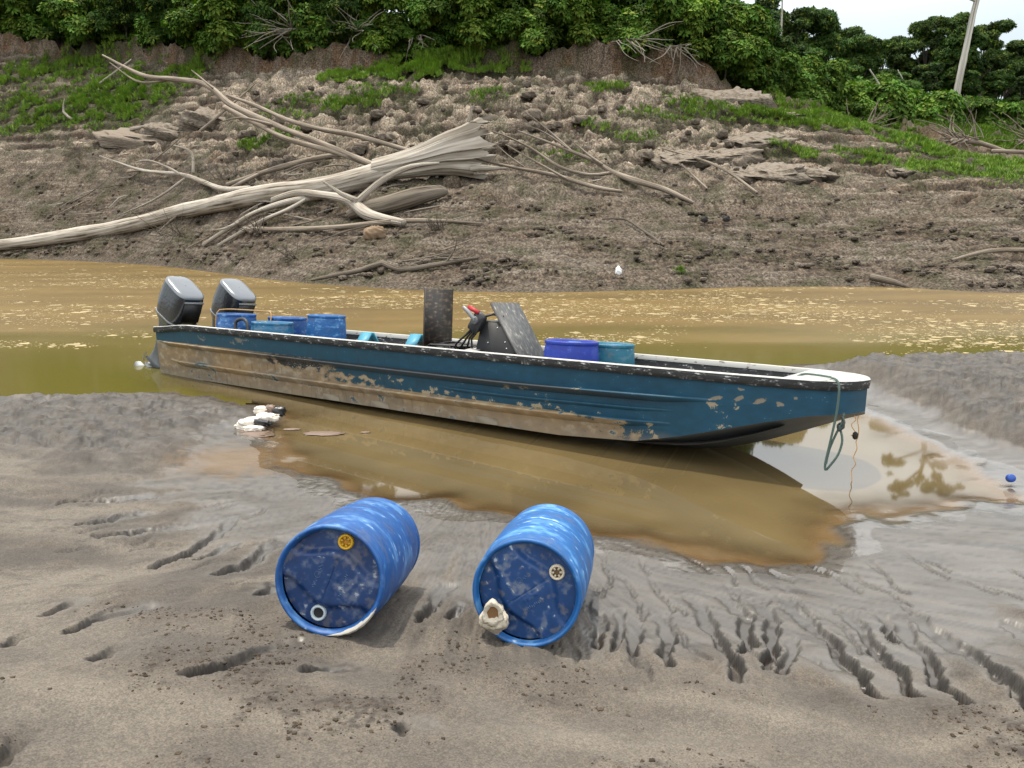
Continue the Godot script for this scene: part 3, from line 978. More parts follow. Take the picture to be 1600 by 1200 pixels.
func make_outboard(at: Vector3, label: String) -> void:
	var b := boat.basis * Basis(Vector3(0, 0, 1), deg_to_rad(-27))
	var root := thing("outboard_motor", label, "outboard motor", Transform3D(b.scaled_local(Vector3(1.08, 1.05, 1.1)), boat * at), "outboard motors on the stern")
	var gloss := mat(Color(0.018, 0.02, 0.024), 0.22, 0.0, 0.6)
	gloss.clearcoat_enabled = true; gloss.clearcoat = 0.5; gloss.clearcoat_roughness = 0.15
	relief(gloss, nz(71, 0.02, 3), 256, 0.25, 3.0)
	gloss.uv1_world_triplanar = false
	var lidm := mat(Color(0.13, 0.145, 0.165), 0.28, 0.3, 0.7)  # same shell as the cowl; sky reflection painted as lighter grey
	var cowl := MB.new()
	var sec := [[-.02, .18, .14], [.02, .235, .18], [.12, .27, .2], [.3, .285, .212], [.48, .27, .205], [.55, .258, .195]]
	for s in sec: rounded(cowl, s[0], s[1], s[2], -.12 if s[0] > .4 else 0.0)
	for k in sec.size() - 1:
		for q in 40: cowl.quad(k * 40 + q, k * 40 + (q + 1) % 40, k * 40 + 40 + (q + 1) % 40, k * 40 + 40 + q)
	put("cowl", cowl.mesh(), gloss, root)
	var lid := MB.new()
	for s in [[.55, .262, .199], [.575, .255, .192], [.595, .225, .165], [.602, .12, .09], [.604, .005, .004]]: rounded(lid, s[0], s[1], s[2], -.12)
	for k in 4:
		for q in 40: lid.quad(k * 40 + q, k * 40 + (q + 1) % 40, k * 40 + 40 + (q + 1) % 40, k * 40 + 40 + q)
	put("cowl_lid", lid.mesh(), lidm, root)
	var band := MB.new()
	for s in [[.085, .262, .196], [.085, .272, .206], [.11, .276, .209], [.11, .262, .2]]: rounded(band, s[0], s[1], s[2])
	for k in 3:
		for q in 40: band.quad(k * 40 + q, k * 40 + (q + 1) % 40, k * 40 + 40 + (q + 1) % 40, k * 40 + 40 + q)
	put("trim_band", band.mesh(), mat(Color(.22, .23, .24), .35, .4), root)
	var panel := MB.new()
	panel.box(Vector3(.281, .32, 0), Vector3(.006, 0, 0), Vector3(-.008, .14, 0), Vector3(0, 0, .13))
	put("front_panel", panel.mesh(false), mat(Color(.006, .006, .007), .5), root)
	var strip := MB.new()
	strip.box(Vector3(.275, .475, 0), Vector3(.006, 0, 0), Vector3(-.002, .012, 0), Vector3(0, 0, .14))
	put("front_strip", strip.mesh(false), mat(Color(.2, .21, .22), .4), root)
	var leg := MB.new()
	for s in [[-.02, .15, .11], [-.2, .11, .07], [-.55, .1, .05], [-.72, .16, .05], [-.74, .2, .09], [-.76, .12, .03], [-.95, .1, .02]]:
		rounded(leg, s[0], s[1], s[2])
		for q in range(leg.v.size() - 40, leg.v.size()): leg.v[q].x -= .12
	for k in 6:
		for q in 40: leg.quad(k * 40 + q, k * 40 + 40 + q, k * 40 + 40 + (q + 1) % 40, k * 40 + (q + 1) % 40)
	put("leg", leg.mesh(), mat(Color(.1, .105, .11), .4, .3), root)
	var gear := MB.new()
	gear.lathe([Vector2(.004, -.22), Vector2(.05, -.15), Vector2(.065, 0), Vector2(.05, .16), Vector2(.01, .2)], 20)
	var g := put("gearcase", gear.mesh(), mat(Color(.2, .2, .2), .4, .5), root)
	g.transform = Transform3D(Basis(Vector3(0, 0, 1), -PI / 2), Vector3(-.14, -.88, 0))
	var steel := mat(Color(.62, .62, .6), .3, .8)
	for k in 3:
		var bl := MB.new()
		var rows := 7
		for r in rows:
			var f := float(r) / (rows - 1)
			var wdt := .075 * sin(PI * (0.18 + 0.78 * f)) + .012
			var tw := lerpf(1.0, .45, f)
			for e in 5:
				var u := (e / 4.0 - .5) * 2.0 * wdt
				bl.vert(Vector3(u * sin(tw), .04 + f * .14, u * cos(tw)))
		bl.grid(rows, 5, 0)
		var p := put("propeller_blade", bl.mesh(), steel, root)
		p.transform = Transform3D(Basis(Vector3(1, 0, 0), TAU * k / 3.0 + .3), Vector3(-.36, -.88, 0))
	var br := MB.new()
	br.box(Vector3(.1, -.2, 0), Vector3(.06, -.02, 0), Vector3(.05, .2, 0), Vector3(0, 0, .1))
	put("transom_bracket", br.mesh(false), mat(Color(.06, .06, .065), .5, .3), root)

func make_helm() -> void:
	var wood := mat(Color.WHITE, .6)
	var wn := nz(81, .02, 4)
	wood.albedo_texture = paint(256, 512, func(u, v):
		var n: float = wn.get_noise_2d(u * 900, v * 160) + .6 * wn.get_noise_2d(u * 300 + 80, v * 300)
		return Color(.016, .013, .011).lerp(Color(.06, .042, .028), sstep(-.1, .5, n)).lerp(Color(.13, .1, .075), sstep(.45, .7, n)))
	var board := MB.new()
	board.box(Vector3.ZERO, Vector3(.012, 0, 0), Vector3(0, .45, 0), Vector3(0, 0, .265))
	var o := put("upright_board", board.mesh(false), wood)
	o.transform = Transform3D(boat.basis, boat * Vector3(4.66, .945, -.065))
	tag(o, "dark weathered plywood board standing upright in the middle of the boat", "board")
	# console: a sloping grey front panel on two black side plates
	var root := thing("steering_console", "black plywood steering console with a sloping grey front panel", "console", boat)
	var grey := mat(Color.WHITE, .55)
	grey.albedo_texture = paint(256, 256, func(u, v):
		var n: float = wn.get_noise_2d(u * 500, v * 500) + .5 * wn.get_noise_2d(u * 1500, v * 900 + 40)
		return Color(.04, .043, .047).lerp(Color(.085, .085, .082), sstep(-.2, .4, n)).lerp(Color(.3, .28, .25), sstep(.5, .75, n)))
	var fp := MB.new()
	var top := Vector3(5.645, 1.268, -.02)
	var low := Vector3(6.3, .3, -.02)
	fp.box((top + low) / 2, (low - top) / 2, Vector3(.012, .008, 0), Vector3(0, 0, .275))
	put("front_panel", fp.mesh(false), grey, root)
	var black := mat(Color(.014, .014, .015), .6)
	for z in [.235, -.275]:
		var sp := MB.new()
		var pts := [Vector2(5.53, 1.06), Vector2(5.765, 1.055), Vector2(6.27, .3), Vector2(5.42, .3), Vector2(5.47, .8)]
		var cen := sp.vert(Vector3(5.7, .7, z + .012))
		for p in pts: sp.vert(Vector3(p.x, p.y, z + .012))
		for k in 5: sp.tri(cen, 1 + k, 1 + (k + 1) % 5)
		var cen2 := sp.vert(Vector3(5.7, .7, z - .012))
		for p in pts: sp.vert(Vector3(p.x, p.y, z - .012))
		for k in 5:
			sp.tri(cen2, 7 + (k + 1) % 5, 7 + k)
			sp.quad(1 + k, 7 + k, 7 + (k + 1) % 5, 1 + (k + 1) % 5)
		var side := put("side_plate", sp.mesh(false), black, root)
		if z > 0:
			for sc in [Vector2(5.74, 1.0), Vector2(5.85, .85), Vector2(5.62, .83), Vector2(5.87, .78)]:
				var s := MB.new()
				s.lathe([Vector2(.011, 0), Vector2(.009, .006), Vector2(.001, .008)], 8)
				var so := put("screw", s.mesh(), mat(Color(.5, .5, .5), .3, .8), side)
				so.transform = Transform3D(Basis(Vector3(1, 0, 0), PI / 2), Vector3(sc.x, sc.y, z + .012))
	var edge := MB.new()
	edge.box(Vector3(5.65, 1.065, -.02), Vector3(.12, 0, 0), Vector3(0, .008, 0), Vector3(0, 0, .26))
	put("top_shelf", edge.mesh(false), mat(Color(.09, .09, .09), .6), root)
	var rag := MB.new()
	rag.lathe([Vector2(.001, .06), Vector2(.035, .045), Vector2(.05, .0)], 9)
	# control box with its lever
	var c := thing("throttle_control", "grey throttle control box with a red and grey lever", "boat control", Transform3D(boat.basis * Basis(Vector3(0, 0, 1), deg_to_rad(-32)), boat * Vector3(5.49, 1.055, .275)))
	var body := MB.new()
	for z in [[-.03, .055], [.02, .058], [.035, .05]]:
		for p in [Vector2(-.9, -1.9), Vector2(.7, -1.9), Vector2(1.05, -1.3), Vector2(1.05, 1.4), Vector2(.7, 1.7), Vector2(-.8, 1.7), Vector2(-1.05, 1.3), Vector2(-1.05, -1.5)]:
			body.vert(Vector3(p.x * z[1] * 1.25, p.y * z[1] * 1.15, z[0]))
	for k in 2:
		for q in 8: body.quad(k * 8 + q, k * 8 + (q + 1) % 8, k * 8 + 8 + (q + 1) % 8, k * 8 + 8 + q)
	var bc := body.vert(Vector3(0, 0, .035))
	for q in 8: body.tri(bc, 16 + q, 16 + (q + 1) % 8)
	put("box", body.mesh(false), mat(Color(.022, .023, .026), .4), c)
	var disc := MB.new()
	disc.lathe([Vector2(.048, 0), Vector2(.048, .022), Vector2(.04, .03), Vector2(.002, .032)], 24)
	var dd := put("dial", disc.mesh(), mat(Color(.1, .105, .115), .4), c)
	dd.transform = Transform3D(Basis(Vector3(1, 0, 0), PI / 2), Vector3(-.015, .01, .035))
	var mark := MB.new()
	mark.box(Vector3(-.015, .012, .07), Vector3(.004, .01, 0), Vector3(.003, -.001, 0), Vector3(0, 0, .003))
	put("dial_mark", mark.mesh(false), mat(Color(.6, .6, .6), .5), c)
	var lv := MB.new()
	lv.tube(PackedVector3Array([Vector3(-.02, .02, .06), Vector3(-.12, .045, .065), Vector3(-.2, .05, .06), Vector3(-.225, .05, .05)]), PackedFloat32Array([.026, .024, .021, .012]), 10)
	put("lever", lv.mesh(), mat(Color(.2, .21, .22), .35), c)
	var rd := MB.new()
	rd.box(Vector3(-.1, .09, .03), Vector3(.075, .012, 0), Vector3(-.004, .018, 0), Vector3(0, 0, .022))
	put("red_grip", rd.mesh(false), mat(Color(.4, .012, .02), .4), c)
	var cab := MB.new()
	for q in 4:
		cab.tube(PackedVector3Array([Vector3(-.02 + q * .02, -.1, -.01 * q), Vector3(-.06 + q * .03, -.22, -.02), Vector3(-.1 + q * .05, -.36, -.04 * q), Vector3(-.16 + q * .06, -.46, -.1)]), PackedFloat32Array([.013, .012, .012, .011]), 7)
	put("cable", cab.mesh(), mat(Color(.012, .012, .013), .5), c)
	var hose := MB.new()
	hose.tube(PackedVector3Array([Vector3(.04, .1, -.02), Vector3(.1, .17, -.05), Vector3(.19, .2, -.12)]), PackedFloat32Array([.014, .014, .013]), 8)
	put("cable", hose.mesh(), mat(Color(.012, .012, .013), .5), c)
	# heap of black cables and a battery beside the board
	var heap := thing("cable_heap", "tangled heap of black cables between the board and the console", "cables", Transform3D(boat.basis, boat * Vector3(5.0, .6, .02)))
	rng.seed = 12
	var hp := MB.new()
	for q in 9:
		var pts := []
		for e in 6: pts.append(Vector4(rng.randf_range(-.3, .34), rng.randf_range(.02, .17), rng.randf_range(-.22, .25), rng.randf_range(.012, .018)))
		var sp := spline(pts, .05)
		hp.tube(sp[0], sp[1], 6)
	put("cables", hp.mesh(), mat(Color(.014, .014, .015), .45), heap)
	var bx := MB.new()
	bx.box(Vector3(-.12, .06, .1), Vector3(.1, 0, 0), Vector3(0, .1, 0), Vector3(0, 0, .08))
	put("battery", bx.mesh(false), mat(Color(.02, .02, .022), .45), heap)

# ---------------------------------------------------------------- drums
var drum_body: ArrayMesh
var drum_head: ArrayMesh
var drum_back: ArrayMesh
func drum_shapes() -> void:
	var b := MB.new()
	b.lathe([Vector2(.255, .03), Vector2(.262, .016), Vector2(.268, .004), Vector2(.275, .0), Vector2(.283, .002), Vector2(.287, .01), Vector2(.287, .03), Vector2(.281, .036), Vector2(.279, .043), Vector2(.283, .062), Vector2(.29, .12), Vector2(.2955, .2), Vector2(.2975, .32), Vector2(.2975, .58), Vector2(.2955, .7), Vector2(.29, .78), Vector2(.283, .838), Vector2(.279, .857), Vector2(.281, .864), Vector2(.287, .87), Vector2(.287, .89), Vector2(.283, .898), Vector2(.275, .9), Vector2(.268, .896), Vector2(.262, .884), Vector2(.255, .87)], 72)
	drum_body = b.mesh()
	# the head: a raised middle between two sunken ends that hold the bungs (local z runs from hole to cap)
	var h := MB.new()
	var nr := 26
	var na := 96
	for r in nr + 1:
		var rad := .257 * r / nr
		for a in na:
			var p := Vector2(cos(TAU * a / na), sin(TAU * a / na)) * rad
			var line := .105 + .035 * cos(p.x * 15.0) - .01
			var mid := 1.0 - sstep(line, line + .032, absf(p.y))
			var y := .058 - .034 * mid
			y += .004 * (1.0 - sstep(.0, .004, absf(p.x) - .001)) * mid            # seam across the middle
			y -= .004 * (sstep(.012, .004, absf(p.x - .03)) * sstep(.05, .03, absf(p.y))) * mid
			y -= .012 * sstep(.243, .257, rad) * 0.0
			h.vert(Vector3(p.x, y, p.y), Vector2(p.x * .9 + .5, p.y * .9 + .5))
	for r in nr:
		for a in na: h.quad(r * na + a, r * na + (a + 1) % na, r * na + na + (a + 1) % na, r * na + na + a)
	drum_head = h.mesh()
	var k := MB.new()
	k.lathe([Vector2(.257, .87), Vector2(.2, .866), Vector2(.001, .866)], 48)
	drum_back = k.mesh()

func plastic(sd: int, base: Color, dust: float, pale := 0.0) -> StandardMaterial3D:
	var m := StandardMaterial3D.new()
	var a := nz(sd, .012, 4)
	var b := nz(sd + 1, .05, 4)
	m.albedo_texture = paint(448, 448, func(u, v):
		var n: float = a.get_noise_2d(u * 448, v * 448)
		var f: float = b.get_noise_2d(u * 448, v * 448)
		var s: float = b.get_noise_2d(u * 90 + n * 30, v * 420)
		var c: Color = base * (1.0 + .3 * n + .15 * f)
		c = c.lerp(Color(.2, .215, .23), clampf(sstep(.08, .6, n + f * .45) * dust, 0, 1) * .75)
		c = c.lerp(Color(.17, .15, .12), sstep(.25, .6, -n + f * .5) * dust * .6)
		c = c.lerp(Color(.1, .33, .62), sstep(.0, .7, s * .35 + n * .9 + f * .3) * pale * .7)
		c = c.lerp(Color(.55, .6, .65), sstep(.5, .62, s * .8 + f * .5 + n * .2) * maxf(pale, dust) * .7)
		return c)
	m.roughness = .5
	m.metallic_specular = .5
	return m

func bung(parent: Node, called: String, at: Vector3, ring: Color, inner: Color, hole: bool) -> void:
	var n := MB.new()
	n.lathe([Vector2(.042, .03), Vector2(.042, -.004), Vector2(.038, -.012), Vector2(.031, -.012), Vector2(.027, -.004), Vector2(.026, .03)], 32)
	var o := put(called, n.mesh(), mat(ring, .4), parent)
	o.position = at
	var d := MB.new()
	d.lathe([Vector2(.0275, .002 if not hole else .003), Vector2(.001, .001 if not hole else .004)], 20)
	put("hole_shade" if hole else "cap", d.mesh(), mat(inner, .5), o)  # an open hole gets a black disc painted for the shade inside
	if not hole:
		for q in 6:
			var s := MB.new()
			var t := TAU * q / 6.0
			s.box(Vector3(cos(t) * .021, -.004, sin(t) * .021), Vector3(cos(t), 0, sin(t)) * .007, Vector3(0, .006, 0), Vector3(-sin(t), 0, cos(t)) * .005)
			put("lug", s.mesh(false), mat(ring * .85, .4), o)

func make_drum(xf: Transform3D, label: String, shell: Material, head: Material, group: String) -> Node3D:
	var root := thing("plastic_drum", label, "drum", xf, group)
	put("body", drum_body, shell, root)
	put("head", drum_head, head, root)
	put("base", drum_back, head, root)
	return root

func make_drums() -> void:
	drum_shapes()
	var blue := plastic(91, Color(.006, .07, .25), .25, .55)
	var blue2 := plastic(95, Color(.007, .095, .3), .3, .9)
	var head := plastic(99, Color(.003, .028, .11), .5)  # both head blues set darker, the shade on the faces painted in
	var head2 := plastic(103, Color(.004, .042, .15), .7)
	# the two on the beach: y axis runs from the near head to the far end
	var poses := [
		[Vector3(-.887, .494, -3.445), .09, -.197, .947, Vector2(.35, .937), blue, head, "mottled blue plastic drum lying nearest the left with a yellow cap"],
		[Vector3(.07, .388, -3.52), .18, -.157, .96, Vector2(.808, .589), blue2, head2, "brighter blue plastic drum lying with a torn rag in its lower hole"]]
	for k in 2:
		var p: Array = poses[k]
		var ax := Vector3(sin(p[1]) * cos(p[2]), sin(p[2]), -cos(p[1]) * cos(p[2]))
		var s := ax.cross(Vector3.UP).normalized()
		var u := s.cross(ax)
		var e: Vector3 = s * p[4].x + u * p[4].y
		var d := make_drum(Transform3D(Basis(ax.cross(e), ax, e).scaled_local(Vector3.ONE * p[3]), p[0]), p[7], p[5], p[6], "drums lying on the beach")
		if k == 0:
			bung(d, "yellow_bung", Vector3(0, .052, .205), Color(.55, .32, .01), Color(.38, .17, .01), false)
			bung(d, "open_hole", Vector3(0, .052, -.195), Color(.4, .47, .5), Color(.008, .008, .01), true)
		else:
			bung(d, "pale_bung", Vector3(0, .052, .187), Color(.55, .48, .36), Color(.12, .07, .03), false)
			bung(d, "open_hole", Vector3(0, .052, -.198), Color(.02, .1, .25), Color(.008, .008, .01), true)
		# moulded marks on the head: a small ring and a few raised bars
		var em := MB.new()
		for q in 24:
			var t := TAU * q / 24.0
			em.box(Vector3(-.07 + cos(t) * .016, .0245, .0 + sin(t) * .016), Vector3(cos(t), 0, sin(t)) * .0015, Vector3(0, .002, 0), Vector3(-sin(t), 0, cos(t)) * .003)
		put("moulded_ring", em.mesh(false), mat(Color(.05, .1, .2), .6), d)
		em = MB.new()
		for q in 7:
			for e2 in [-1.0, 1.0]:
				em.box(Vector3(-.07 + .006 * sin(q * 2.1), .0245, e2 * (.026 + q * .007)), Vector3(.005, 0, .001), Vector3(0, .0018, 0), Vector3(0, 0, .0016))
		for q in 12: em.box(Vector3(.075 + .004 * sin(q * 1.7), .0245, -.06 + q * .0105), Vector3(.007, 0, .001 * sin(q)), Vector3(0, .0018, 0), Vector3(0, 0, .002))
		put("moulded_marks", em.mesh(false), mat(Color(.05, .1, .2), .6), d).set_meta("kind", "stuff")
		if k == 0:
			# mud and wear on the lower rim
			var wr := MB.new()
			var pp := PackedVector3Array()
			var rr := PackedFloat32Array()
			for q in 19:
				var t := deg_to_rad(lerpf(-82, -160, q / 18.0)) - .36
				pp.append(Vector3(cos(t) * -.279, .006, sin(t) * .279)); rr.append(.0105 * sin(PI * (q + .6) / 19.2) + .002)
			wr.tube(pp, rr, 7, nz(108, 30.0), .5)
			put("scraped_rim", wr.mesh(), mat(Color(.4, .38, .34), .7), d)
		else:
			make_rag(d)
	# drums standing in the boat: local y points down
	var faded := plastic(111, Color(.012, .13, .26), .55)
	var teal := plastic(115, Color(.01, .13, .2), .45)
	var vivid := plastic(119, Color(.008, .032, .3), .1)
	var lidm := plastic(123, Color(.05, .2, .4), .9)
	for s in [[1.37, .95, .32, .95, blue, "blue drum nearest the right hand motor with a pale dusty lid"], [2.05, .87, .26, 1.0, faded, "faded dusty blue drum standing lowest against the near gunwale"], [1.72, .915, -.28, .98, blue, "blue drum behind the faded one at the stern"], [2.56, .985, -.24, .93, blue2, "blue drum standing furthest forward of the stern drums"],
			[6.69, .925, .27, 1.0, vivid, "vivid ultramarine drum standing just ahead of the console"], [6.84, .89, -.29, 1.0, teal, "teal drum half hidden beside the ultramarine one"]]:
		var b := boat.basis * Basis(Vector3(1, 0, 0), PI) * Basis(Vector3.UP, s[0] * 3.0)
		var d := make_drum(Transform3D(b.scaled_local(Vector3(.97, 1, .97) * s[3]), boat * Vector3(s[0], s[1], s[2])), s[5], s[4], lidm, "drums standing in the boat")
		bung(d, "bung", Vector3(0, .052, .2), Color(.4, .4, .38), Color(.2, .2, .2), false)
	var hose := MB.new()
	var sp := spline([Vector4(1.75, .7, .62, .02), Vector4(1.72, .85, .6, .022), Vector4(1.83, .9, .58, .024), Vector4(1.95, .86, .6, .022), Vector4(2.0, .72, .62, .02)], .04)
	hose.tube(sp[0], sp[1], 8)
	var ho := put("fuel_hose", hose.mesh(), mat(Color(.012, .012, .012), .5))
	ho.transform = boat
	tag(ho, "black hose arched over the near gunwale between two stern drums", "hose")
	var yh := MB.new()
	sp = spline([Vector4(1.04, .72, .42, .009), Vector4(1.02, .95, .38, .009), Vector4(1.12, 1.0, .3, .009), Vector4(1.5, .99, -.02, .009), Vector4(1.7, .97, .0, .009), Vector4(1.74, .8, .05, .009)], .05)
	yh.tube(sp[0], sp[1], 6)
	var yo := put("fuel_line", yh.mesh(), mat(Color(.35, .2, .07), .5))
	yo.transform = boat
	tag(yo, "thin yellow brown fuel line draped round the leftmost drum", "hose")

func make_rag(d: Node3D) -> void:
	# a torn pale bag stuffed in the lower hole, hanging down; hung in the drum's own frame
	var down := (d.basis.inverse() * Vector3(.06, -1, .1)).normalized()
	var side := down.cross(Vector3(0, -1, 0)).normalized()
	var o := Vector3(0, .03, -.198)
	var out := Vector3(0, -1, 0)
	var mb := MB.new()
	var cr := nz(131, 11.0, 4, FastNoiseLite.TYPE_SIMPLEX_SMOOTH, true)
	var rows := 26
	var cols := 44
	for r in rows:
		var f := float(r) / (rows - 1)
		var cen := o + down * (.16 * f - .045) + out * (.03 + .03 * sin(PI * f))
		var wide := lerpf(.04, .07, sstep(0.0, .4, f)) * (1.0 - .85 * sstep(.6, 1.0, f))
		for q in cols:
			var a := TAU * q / cols
			var fold := 1.0 + .06 * sin(a * 3.0 + f * 3.0) + (.1 * sin(a * 11.0 - f * 2.0) + .07 * sin(a * 17.0 + f * 3.0)) * sstep(.05, .5, f)
			var p := cen + side * cos(a) * wide * fold + out * sin(a) * wide * .5 * fold
			p += (side * cos(a) + out * sin(a)) * .009 * cr.get_noise_3d(p.x * 1.2, p.y, p.z)
			mb.vert(p, Vector2(float(q) / cols, f))
	mb.grid(rows, cols, 0, true)
	var m := mat(Color(.5, .45, .36), .5)
	m.backlight_enabled = true; m.backlight = Color(.2, .17, .12)
	relief(m, nz(132, .03, 4, FastNoiseLite.TYPE_SIMPLEX_SMOOTH, true), 256, .35, 5.0)
	m.uv1_world_triplanar = false
	var o2 := thing("torn_bag", "", "", d.transform)
	put("sack", mb.mesh(), m, o2)
	var mo := MB.new()
	mo.lathe([Vector2(.026, .0), Vector2(.03, -.012), Vector2(.042, -.02), Vector2(.05, -.012), Vector2(.05, .01)], 24)
	for k in mo.v.size(): mo.v[k] *= 1.0 + .5 * cr.get_noise_3d(mo.v[k].x * 1.5, mo.v[k].y, mo.v[k].z)
	var mouth := put("mouth", mo.mesh(), m, o2)
	mouth.position = o - down * .02 + out * .082
	var dk := MB.new()
	dk.lathe([Vector2(.034, .002), Vector2(.001, .003)], 20)
	var hole := put("mouth_lining", dk.mesh(), mat(Color(.16, .08, .03), .7), o2)
	hole.position = o - down * .02 + out * .09
	tag(o2, "torn crumpled pale plastic bag stuffed in a drum hole", "bag")
# ---------------------------------------------------------------- driftwood
var bark_pale: StandardMaterial3D
var bark_grey: StandardMaterial3D
var bark_dark: StandardMaterial3D
func bark(sd: int, a: Color, b: Color, c: Color) -> StandardMaterial3D:
	var m := StandardMaterial3D.new()
	var n := nz(sd, .03, 4)
	m.albedo_texture = paint(128, 512, func(u, v):
		var g: float = n.get_noise_3d(u * 700.0, 21.0 * cos(v * TAU), 21.0 * sin(v * TAU))
		var h: float = n.get_noise_3d(u * 110.0 + 300.0, 30.0 * cos(v * TAU), 30.0 * sin(v * TAU))
		return a.lerp(b, sstep(-.3, .35, g * .8 + h * .6)).lerp(c, sstep(.28, .62, -g * .8 - h * .6)))
	m.uv1_scale = Vector3(1, .08, 1)
	m.roughness = .85
	m.metallic_specular = .3
	var im := Image.create(128, 512, false, Image.FORMAT_L8)
	for y in 512:
		for x in 128:
			var g := .5 + .5 * n.get_noise_3d(x / 128.0 * 900.0, 22.0 * cos(y / 512.0 * TAU), 22.0 * sin(y / 512.0 * TAU))
			im.set_pixel(x, y, Color(g, g, g))
	m.heightmap_enabled = true; m.heightmap_texture = tex(im); m.heightmap_scale = 4.0
	return m

# each list: Vector4(x, height, z, radius); where snap is on, height is measured from the ground plus the radius
func stick_mesh(pts: Array, snap: bool, sides := 8, step := .35) -> ArrayMesh:
	var q := []
	for p in pts:
		q.append(Vector4(p.x, (soil(p.x, p.z) + p.w * .75 if snap else .12 + soil(p.x, p.z) - bank(p.x, p.z)) + p.y, p.z, p.w))
	var sp := spline(q, step)
	var mb := MB.new()
	mb.tube(sp[0], sp[1], sides, nz(140, .3, 2), .14)
	return mb.mesh()

func wood(called: String, label: String, cat: String, m: Material, main: Array, snap: bool, branches := [], group := "") -> Node3D:
	var root := thing(called, label, cat, Transform3D(), group)
	put("trunk" if cat == "log" else "stem", stick_mesh(main, snap), m, root)
	for b in branches: put("branch", stick_mesh(b, snap, 6), m, root)
	return root

func twigs(base: Vector3, dir: Vector3, n: int, size: float, sd: int, thin := .02) -> MB:
	var mb := MB.new()
	var r := RandomNumberGenerator.new()
	r.seed = sd
	for k in n:
		var d := (dir + Vector3(r.randf_range(-1, 1), r.randf_range(-.6, .8), r.randf_range(-1, 1)) * .8).normalized()
		var p := base + Vector3(r.randf_range(-.3, .3), 0, r.randf_range(-.3, .3)) * size
		var pts := []
		var w := thin * r.randf_range(.6, 1.3)
		for e in 5:
			pts.append(Vector4(p.x, p.y, p.z, w * (1.0 - e * .19)))
			p += d * size * .25 * r.randf_range(.7, 1.2)
			d = (d + Vector3(r.randf_range(-1, 1), r.randf_range(-.7, .5), r.randf_range(-1, 1)) * .35).normalized()
		var sp := spline(pts, .2)
		mb.tube(sp[0], sp[1], 5, null, 0.0, 1.0, false)
	return mb

